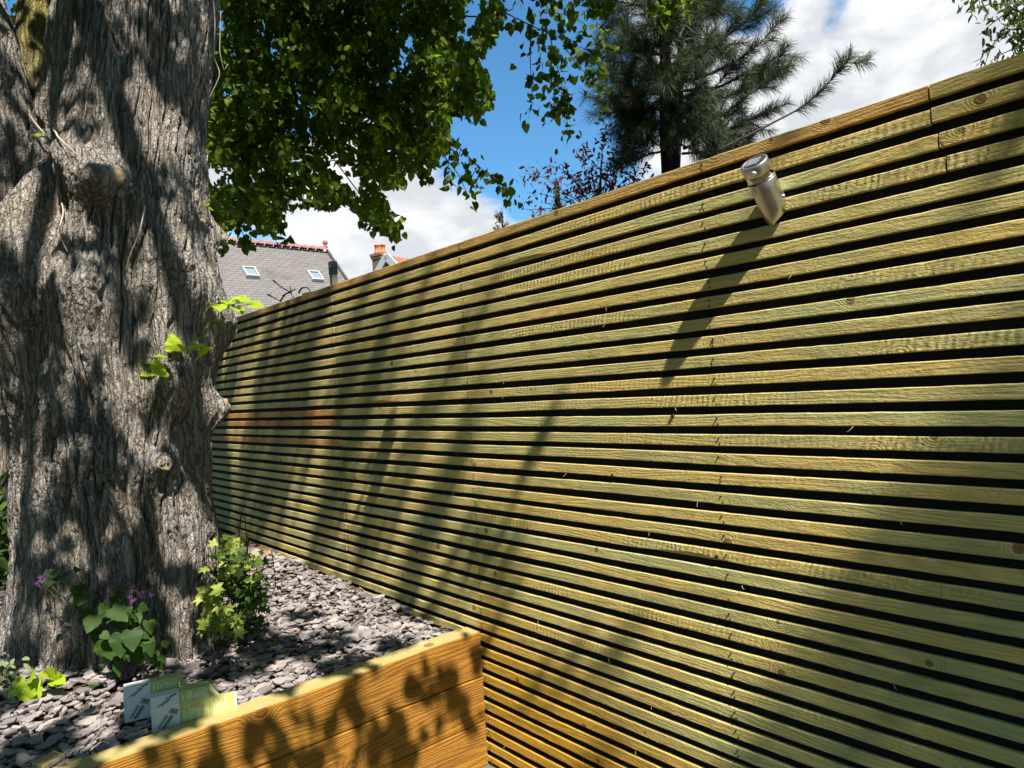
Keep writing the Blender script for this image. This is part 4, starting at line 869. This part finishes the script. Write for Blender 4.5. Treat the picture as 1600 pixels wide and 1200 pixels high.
def frame(o, x, y, z): return Matrix(((x[0], y[0], z[0], o[0]), (x[1], y[1], z[1], o[1]), (x[2], y[2], z[2], o[2]), (0, 0, 0, 1)))
HD = 24.0; E_ = at(509, 393, HD); f2 = np.array([RC[2][0], RC[2][1], 0]); f2 = unit(f2); r2 = np.array([f2[1], -f2[0], 0])
ang = math.radians(42); rd = -r2 * math.cos(ang) - f2 * math.sin(ang); sdn = r2 * math.sin(ang) - f2 * math.cos(ang)                   # ridge direction (left, towards us); outward slope
PIT = math.radians(44); slope = sdn * math.cos(PIT) - np.array([0, 0, 1]) * math.sin(PIT); nrm = unit(np.cross(slope, rd)); nrm = nrm if nrm[2] > 0 else -nrm
RL, SLN = 12.0, 5.2
house = thing('slate_roof_house', (E_[0], E_[1], 0), 'grey slate roofed house with two skylights and a red ridge beyond the fence', 'house')
mb = MB(); mb.box((RL / 2, SLN / 2, -.05), (RL, SLN, .1)); roof = local_obj(mb, 'roof', M['slate_roof'], house, frame(E_, rd, slope, nrm if np.dot(np.cross(rd, slope), nrm) > 0 else nrm))
sl2 = -sdn * math.cos(PIT) - np.array([0, 0, 1]) * math.sin(PIT); n2 = unit(np.cross(rd, sl2)); n2 = n2 if n2[2] > 0 else -n2
mb = MB(); V = []
for a in (0, RL):
    for b_ in (0.0, SLN):
        for c in (-.0, -.1): V.append(E_ + rd * a + sl2 * b_ + n2 * c + n2 * -.002)
mb.add(V, [(0, 1, 3, 2), (4, 6, 7, 5), (0, 4, 5, 1), (2, 3, 7, 6), (0, 2, 6, 4), (1, 5, 7, 3)]); mb.obj('roof', M['slate_roof'], house)
ev = E_[2] - SLN * math.sin(PIT) + .12; hw = (SLN - .25) * math.cos(PIT); mb = MB(); V = []
for a in (.25, RL - .2):
    c = E_ + rd * a
    for s_, z in ((hw, -.05), (hw, ev), (0, E_[2] - .16), (-hw, ev), (-hw, -.05)): p = c + sdn * s_; V.append((p[0], p[1], z))
mb.add(V, [(0, 1, 2, 3, 4), (9, 8, 7, 6, 5), (0, 5, 6, 1), (1, 6, 7, 2), (2, 7, 8, 3), (3, 8, 9, 4)]); mb.obj('wall', M['render'], house)
mb = MB(); nrt = 40
for q_ in range(nrt):
    a0 = RL * q_ / nrt + .01; a1 = RL * (q_ + 1) / nrt - .01; pts = []
    for a in (a0, a1):
        for t in np.linspace(-1.0, 1.0, 7): pts.append(E_ + rd * a + sdn * .17 * math.sin(t * 1.2) + np.array([0, 0, .17 * math.cos(t * 1.2) - .03 + .012 * (a == a0)]))
    mb.add(pts, [(i, i + 1, 8 + i, 7 + i) for i in range(6)])
    c = E_ + rd * ((a0 + a1) / 2); mb.box(c + np.array([0, 0, .145]), (.05, .08, .035), rot=np.stack([sdn, rd, [0, 0, 1]], 1))
mb.obj('ridge_tiles', M['ridge_tile'], house)
mb = MB(); pf = E_ + np.array([0, 0, .13]); V = []; prof = [(.0, 0), (.08, .0), (.06, .06), (.04, .09), (.08, .13), (.09, .18), (.07, .23), (.03, .26), (0.001, .27)]
for r_, z in prof: V += [pf + np.array([r_ * math.cos(t), r_ * math.sin(t), z]) for t in np.linspace(0, 2 * np.pi, 12, endpoint=False)]
mb.add(V, [(k_ * 12 + t, k_ * 12 + (t + 1) % 12, (k_ + 1) * 12 + (t + 1) % 12, (k_ + 1) * 12 + t) for k_ in range(len(prof) - 1) for t in range(12)]); mb.obj('finial', M['ridge_tile'], house, smooth=True)
def roof_uv(px, py):                                                   # where the sight line meets the roof plane
    d = ray(px, py); s = np.dot(E_ - EYE, nrm) / np.dot(d, nrm); P = EYE + d * s - E_; return np.dot(P, rd), np.dot(P, slope)
for px_, py_ in ((391, 428), (492, 434)):
    u, v = roof_uv(px_, py_); R3 = np.stack([rd, slope, nrm], 1); wS, hS, bw = .40, .44, .045
    mb = MB()
    for cx_, cy_, sx, sy in ((0, -hS / 2, wS, bw), (0, hS / 2, wS, bw), (-wS / 2 + bw / 2, 0, bw, hS - bw), (wS / 2 - bw / 2, 0, bw, hS - bw)):
        c = E_ + rd * (u + cx_) + slope * (v + cy_) + nrm * .06; mb.box(c, (sx, sy, .12), rot=R3)
    sk = mb.obj('skylight', M['white_paint'], house)
    mb = MB(); mb.box(E_ + rd * u + slope * v + nrm * .05, (wS - 2 * bw, hS - bw, .04), rot=R3); mb.obj('pane', M['glass'], sk)
mb = MB(); a, b_ = roof_uv(508, 393); 
for t0, t1, off_ in ((0.05, SLN, .0),):
    c = E_ + slope * (SLN / 2) + rd * -.03 + nrm * .02; mb.box(c, (.06, SLN, .2), rot=np.stack([rd, slope, nrm], 1))
mb.obj('verge_board', M['slate_roof'], house)
# red roofed house
R0 = at(605, 399, 30.0); rh = thing('red_roof_house', (R0[0], R0[1], 0), 'small house with red tiled roof, white gable and orange chimney pots beyond the fence', 'house')
an = math.radians(52); rdd = r2 * math.cos(an) + f2 * math.sin(an); sdd = -r2 * math.sin(an) + f2 * math.cos(an); RL2, S2, P2 = 8.0, 3.6, math.radians(44)
for sg in (-1, 1):
    sv2 = sdd * sg * math.cos(P2) - np.array([0, 0, 1]) * math.sin(P2); nn_ = unit(np.cross(rdd, sv2)) * (1 if np.cross(rdd, sv2)[2] > 0 else -1)
    mb = MB(); mb.box((RL2 / 2, S2 / 2, -.05 - .002 * (sg > 0)), (RL2, S2, .1)); local_obj(mb, 'roof', M['red_tiles'], rh, frame(R0, rdd, sv2, nn_))
    mb = MB(); c = R0 + sv2 * (S2 / 2) - rdd * .06 + nn_ * -.03; mb.box(c, (.10, S2, .32), rot=np.stack([rdd, sv2, nn_], 1)); mb.obj('barge_board', M['white_paint'], rh)
hw2 = (S2 - .15) * math.cos(P2); ev2 = R0[2] - (S2 - .1) * math.sin(P2); mb = MB(); V = []
for a in (.3, RL2 - .3):
    c = R0 + rdd * a
    for s_, z in ((hw2, -.05), (hw2, ev2), (0, R0[2] - .2), (-hw2, ev2), (-hw2, -.05)): p = c + sdd * s_; V.append((p[0], p[1], z))
mb.add(V, [(0, 1, 2, 3, 4), (9, 8, 7, 6, 5), (0, 5, 6, 1), (1, 6, 7, 2), (2, 7, 8, 3), (3, 8, 9, 4)]); mb.obj('wall', M['white_paint'], rh)
mb = MB(); gw = R0 + rdd * .28 - np.array([0, 0, 1.45]); mb.box(gw, (.06, .9, 1.0), rot=np.stack([rdd, sdd, [0, 0, 1]], 1)); mb.obj('gable_window', M['glass'], rh)
ct = at(593, 401, 31.5); mb = MB(); RR = np.stack([rdd, sdd, [0, 0, 1]], 1); mb.box((ct[0], ct[1], ct[2] / 2 - .3), (.42, .55, ct[2] + .6), rot=RR); chm = mb.obj('chimney', M['brick'], rh)
mb = MB(); mb.box((ct[0], ct[1], ct[2] + .06), (.56, .7, .12), rot=RR); mb.box((ct[0], ct[1], ct[2] - .06), (.5, .63, .115), rot=RR); mb.obj('chimney_cap', M['brick'], chm)
for dx_ in (-.09, .17):
    mb = MB(); p = ct + r2 * dx_ + np.array([0, 0, .12]); mb.tube([p, p + np.array([0, 0, .08]), p + np.array([0, 0, .09]), p + np.array([0, 0, .36]), p + np.array([0, 0, .37]), p + np.array([0, 0, .42])], [.14, .14, .12, .105, .125, .125], 12); mb.obj('chimney_pot', M['chimney_pot'], chm, smooth=True)
# old post, dark capping and bare stems just beyond the fence top
M['old_wood'] = plain('weathered_post_wood', (.2, .17, .12), .85, bump=.004); M['dark_metal'] = plain('dark_post_cap', (.04, .037, .03), .5)
pp = onx(521, 430, FX + .13); pt = thing('garden_post', (pp[0], pp[1], 0), 'weathered post with a dark cap poking up behind the fence top', 'post')
topz = onx(517, 415, FX + .13)[2]
mb = MB(); mb.box((pp[0], pp[1], (topz - .06) / 2), (.034, .034, topz - .06)); mb.obj('shaft', M['old_wood'], pt)
mb = MB(); mb.box((pp[0], pp[1], topz - .02), (.042, .042, .08), bevel=.004); cp = mb.obj('cap', M['dark_metal'], pt)
mb = MB(); mb.tube([(pp[0] - .0212, pp[1] - .012, topz - .01), (pp[0] - .0225, pp[1] - .012, topz - .01)], .005, 8); mb.obj('bolt_head', M['card_white'], cp)
q0 = onx(508, 440, FX + .1); cpg = MB(); cpg.box((FX + .10, q0[1] + .05, 2.205), (.06, .42, .016), rot=rotm(0.0, .06, 0)); tag(cpg.obj('dark_board', M['dark_metal'], origin=(FX + .1, q0[1], 2.205)), 'dark thin board lying along the fence top beside the weathered post', 'board')
vt = thing('bare_vine', onx(455, 465, FX + .08), 'bare brown vine twigs poking above the fence in front of the slate roof', 'vine'); mb = MB()
for pts in ([(427, 438), (440, 449), (455, 457), (460, 470)], [(442, 462), (450, 457), (462, 452)], [(455, 457), (453, 447)], [(467, 458), (470, 450), (478, 449), (485, 452), (486, 462)], [(418, 460), (430, 466), (440, 472)], [(438, 470), (446, 459), (456, 457)]):
    mb.tube(smooth_path([onx(x, y, FX + .08) for x, y in pts], 14, 2), np.linspace(.006, .003, 14), 5)
mb.obj('twigs', M['twig'], vt)

# ------------------------------------------------------------------ pine beyond the fence
M['needle'] = leaf_mat('pine_needle', (.016, .025, .016), (.042, .06, .036), .15, .5, tip=(.10, .13, .06)); M['pine_bark'] = bark_mat('pine_bark', (.02, .017, .013), (.06, .047, .032), 0, fine=60)
PD = 5.9; pb_ = at(1050, 260, PD); pine = thing('pine_tree', (pb_[0], pb_[1], -.05), 'dark long needled pine tree rising behind the fence, left of the white cloud', 'tree')
mb = MB(); mb.tube(smooth_path([np.array([pb_[0], pb_[1], -.05]), at(1048, 262, PD), at(1044, 200, PD), at(1042, 140, PD), at(1040, 85, PD), at(1035, 20, PD), at(1030, -60, PD + .1), at(1028, -260, PD + .2), at(1026, -460, PD + .3)], 40, 2), np.interp(np.linspace(0, 1, 40), [0, .5, .56, .64, .7, .8, 1], [.12, .075, .05, .028, .022, .018, .01]), 10)
mb.tube(smooth_path([at(1056, 262, PD + .15), at(1062, 160, PD + .2), at(1064, 80, PD + .2), at(1060, 0, PD + .3), at(1062, -200, PD + .5)], 30, 2), np.linspace(.04, .012, 30), 8)
mb.obj('trunk', M['pine_bark'], pine, smooth=True)
needles = MB(); limbs = MB()
def needle_shoot(P, dens=620, ln=.125, sp=.75):
    seg = np.linalg.norm(np.diff(P, axis=0), axis=1).sum(); n = int(seg * dens * NEED); m = len(P)
    t = rng.random(n) * (m - 1.001); a = t.astype(int); f = (t - a)[:, None]; C = P[a] * (1 - f) + P[a + 1] * f; T = unit(P[a + 1] - P[a])
    R_ = rng.normal(size=(n, 3)); R_ -= (R_ * T).sum(1, keepdims=True) * T; D = unit(T * rng.uniform(.35, 1.1, (n, 1)) + unit(R_) * sp + np.array([0, 0, -.12]))
    Lh = ln * rng.uniform(.7, 1.15, (n, 1)); S_ = unit(np.cross(D, rng.normal(size=(n, 3)))) * .0013
    mid = C + D * Lh * .55 + np.array([0, 0, .004]); tip = C + D * Lh - np.array([0, 0, .014])
    V = np.stack([C - S_, C + S_, mid + S_, mid - S_, tip], 1).reshape(-1, 3); k_ = np.arange(n)[:, None] * 5; st = needles.n
    needles.v.append(V); needles.f.append(np.concatenate([k_, k_ + 1, k_ + 2, k_ + 3], 1) + st); needles.m.append(np.zeros(n, int)); needles.f.append(np.concatenate([k_ + 3, k_ + 2, k_ + 4], 1) + st); needles.m.append(np.zeros(n, int)); needles.n += 5 * n
NEED = 1.4
BR0 = [([(1044 + rng.uniform(-6, 16), y0), (1044 + sx_ * .5, y0 - 4), (1044 + sx_, y0 + rng.uniform(-26, 10))], dz_, .009) for y0, sx_, dz_ in zip(rng.uniform(-10, 258, 20), rng.uniform(-62, 80, 20), rng.choice([-1, 1], 20) * rng.uniform(.3, .9, 20))]
BR = [([(1038, 85), (990, 82), (935, 74)], 0, .016), ([(1040, 145), (990, 150), (948, 148)], -.2, .014), ([(1041, 150), (1000, 174), (938, 176)], -.35, .014), ([(1036, 40), (1000, 52), (955, 44)], .2, .014), ([(1034, 10), (990, 6), (940, -2)], -.1, .014),
      ([(1040, 110), (1000, 120), (958, 128)], .35, .014), ([(1062, 80), (1120, 68), (1160, 38), (1197, 2)], -.2, .018), ([(1060, 60), (1080, 20), (1104, 2)], .2, .012), ([(1062, 130), (1110, 116), (1150, 96), (1195, 62), (1214, 30)], .1, .016),
      ([(1062, 142), (1120, 138), (1180, 108), (1226, 82)], .3, .015), ([(1066, 206), (1130, 180), (1190, 132), (1224, 82)], -.1, .016), ([(1064, 170), (1110, 160), (1165, 140), (1205, 118)], .35, .013), ([(1068, 232), (1110, 216), (1160, 192), (1205, 168)], .2, .014),
      ([(1100, 246), (1180, 206), (1250, 170), (1292, 134), (1328, 88)], -.35, .014), ([(1042, 235), (1010, 242), (978, 256)], .1, .012), ([(1042, 200), (1012, 205), (985, 215)], .3, .012), ([(1066, 240), (1120, 236), (1175, 226)], .35, .012), ([(1030, -20), (1080, -30), (1140, -60)], 0, .014),
      ([(1040, 60), (1015, 80), (985, 100)], -.4, .012), ([(1050, 100), (1090, 90), (1130, 80)], .5, .012), ([(1050, 180), (1030, 190), (1000, 232)], -.3, .01), ([(1060, 30), (1090, 0), (1110, -40)], .4, .012), ([(1060, 120), (1085, 130), (1110, 150)], -.4, .012), ([(1060, 200), (1080, 205), (1120, 210)], -.3, .012),
      ([(1033, -40), (980, -60), (930, -70)], .1, .012), ([(1062, 225), (1085, 235), (1110, 250)], -.1, .01), ([(1045, 160), (1015, 165), (975, 190)], .25, .01)]
for bi, (pts, dd, r0) in enumerate(BR + BR0):
    n = len(pts); P = smooth_path([at(x, y, PD + dd * k_ / (n - 1)) for k_, (x, y) in enumerate(pts)], 26, 2); limbs.tube(P, np.linspace(r0, .003, 26), 6, 0, False)
    long = bi == 13; s0 = 14 if long else 7; needle_shoot(P[(16 if long else 6):], 520)
    axis = unit(P[-1] - P[0]); k_ = s0
    while k_ < 25:
        for sg in ((1, -1) if rng.random() < .55 else (1,)):
            ln = rng.uniform(.16, .34) * (1.15 - .5 * k_ / 26); side = unit(np.cross(axis, unit(rng.normal(size=3) + np.array([0, 0, 1.5])))) * sg; upb = np.array([0, 0, rng.uniform(-.15, .75)])
            tip = P[k_] + ln * unit(axis * .9 + side * .75 + upb); Q = smooth_path([P[k_], (P[k_] + tip) / 2 - np.array([0, 0, .015]), tip], 8, 1); limbs.tube(Q, np.linspace(.005, .002, 8), 4, 0, False); needle_shoot(Q[2:], 560)
        k_ += (3 if long else 2) + int(rng.random() < .35)
needles.obj('needles', M['needle'], pine); limbs.obj('branches', M['twig'], pine, smooth=True)

# ------------------------------------------------------------------ small trees and shrubs beyond the fence
M['plum_leaf'] = leaf_mat('purple_plum_leaf', (.05, .012, .014), (.15, .028, .028), .4, tip=(.25, .05, .03)); M['conifer_leaf'] = leaf_mat('grey_green_conifer', (.08, .11, .06), (.2, .26, .15), .3); M['cherry_leaf'] = leaf_mat('cherry_leaf', (.025, .045, .012), (.08, .12, .03), .35)
pl0 = at(940, 300, 6.4); plum = thing('purple_leaf_tree', (pl0[0], pl0[1], -.05), 'sparse dark red leaved plum tree showing above the fence beside the pine', 'tree'); L_, S_ = MB(), MB()
S_.tube(smooth_path([np.array([pl0[0], pl0[1], -.05]), at(935, 330, 6.4), at(938, 300, 6.4), at(940, 250, 6.4)], 16, 2), np.linspace(.05, .008, 16), 8); S_.obj('trunk', M['twig'], plum); S_ = MB()
PT = [([(930, 330), (880, 300), (850, 275), (815, 270)], 46), ([(930, 330), (890, 270), (860, 255), (818, 286)], 40), ([(935, 320), (915, 270), (908, 240), (916, 228)], 52), ([(935, 310), (940, 240), (948, 205), (944, 188)], 34), ([(940, 310), (955, 245), (975, 222), (1002, 206)], 56),
      ([(940, 310), (970, 260), (990, 235), (1010, 222)], 40), ([(945, 320), (975, 280), (990, 270), (1010, 262)], 50), ([(930, 325), (870, 310), (840, 300), (822, 302)], 24), ([(930, 330), (850, 325), (820, 330), (800, 318)], 24), ([(935, 330), (900, 290), (895, 275), (880, 265)], 40),
      ([(935, 330), (950, 290), (960, 270), (955, 255)], 44), ([(935, 320), (925, 280), (935, 255), (938, 235)], 26), ([(940, 325), (990, 290), (1000, 285), (985, 275)], 40), ([(930, 330), (860, 335), (830, 338), (845, 326)], 24), ([(930, 330), (900, 300), (910, 290), (915, 280)], 36)]
for pts, nl in PT: leafy_twig(pts, 6.4 + rng.uniform(-.3, .3), int(nl * 1.7), .062, 7, .006, None, OVAL, L_, S_, .001, .15)
L_.obj('crown', M['plum_leaf'], plum); S_.obj('branches', M['twig'], plum, smooth=True)
def conifer(px_, py_top, d, wpx, label):
    b = at(px_, py_top, d); t = thing('conifer_bush', (b[0], b[1], -.05), label, 'conifer'); mb = MB(); mb.tube([(b[0], b[1], -.05), (b[0], b[1], b[2] - .02)], [.03, .006], 6); mb.obj('trunk', M['twig'], t)
    F_ = MB()
    for _ in range(55):
        u = random.random() ** .7; y = py_top + u * 130; w = wpx * (.25 + u); root = at(px_, y + 12, d); tip = at(px_ + random.uniform(-w, w), y + random.uniform(-14, 4), d + random.uniform(-.2, .2)); P = smooth_path([root, (root + tip) / 2, tip], 8, 1)
        n = 46; a = rng.integers(2, 8, n); C = P[a] + rng.normal(size=(n, 3)) * .012; T = unit(unit(tip - root) * .8 + rng.normal(size=(n, 3)) * .45 + np.array([0, 0, .2])); leaves(F_, C, T, rng.normal(size=(n, 3)), .05 * rng.uniform(.5, 1.1, n), (OVAL[0] * np.array([1, .55, 1]), OVAL[1]))
    F_.obj('foliage', M['conifer_leaf'], t)
conifer(784, 330, 6.2, 22, 'small feathery grey green conifer tip above the fence, left of the plum tree'); conifer(872, 282, 6.9, 9, 'narrow grey green conifer behind the dark red plum leaves')
ch0 = at(1570, 140, 4.6); cher = thing('cherry_tree', (ch0[0] + .2, ch0[1], -.05), 'green drooping leaved tree at the top right corner above the fence', 'tree'); L_, S_ = MB(), MB()
S_.tube(smooth_path([np.array([ch0[0] + .2, ch0[1], -.05]), at(1600, 180, 4.7), at(1640, 60, 4.7), at(1660, -100, 4.8), at(1640, -300, 4.9)], 20, 2), np.linspace(.06, .03, 20), 8); S_.obj('trunk', M['twig'], cher); S_ = MB()
for pts, nl in [([(1640, 60), (1600, 5), (1575, 35), (1548, 72), (1538, 104)], 40), ([(1640, 80), (1590, 30), (1568, 45), (1556, 70), (1545, 80)], 30), ([(1640, 100), (1600, 70), (1585, 60), (1568, 46)], 26), ([(1630, 40), (1580, 10), (1556, 4), (1512, 16)], 50), ([(1640, 0), (1560, -30), (1530, -10), (1500, 2)], 34),
                ([(1640, 110), (1592, 85), (1582, 60), (1570, 48)], 22), ([(1630, 90), (1600, 60), (1590, 20), (1580, 0)], 44), ([(1630, 120), (1600, 70), (1560, 86), (1548, 96)], 24), ([(1640, -40), (1600, -20), (1580, 0), (1570, 14)], 40), ([(1650, 60), (1610, 30), (1598, 50), (1590, 72)], 40), ([(1650, 20), (1600, 0), (1545, 40), (1530, 55)], 26)]:
    leafy_twig(pts, 4.6 + rng.uniform(-.2, .2), nl, .062, 7, .009, None, OVAL, L_, S_, .002)
L_.obj('crown', M['cherry_leaf'], cher); S_.obj('branches', M['twig'], cher, smooth=True)
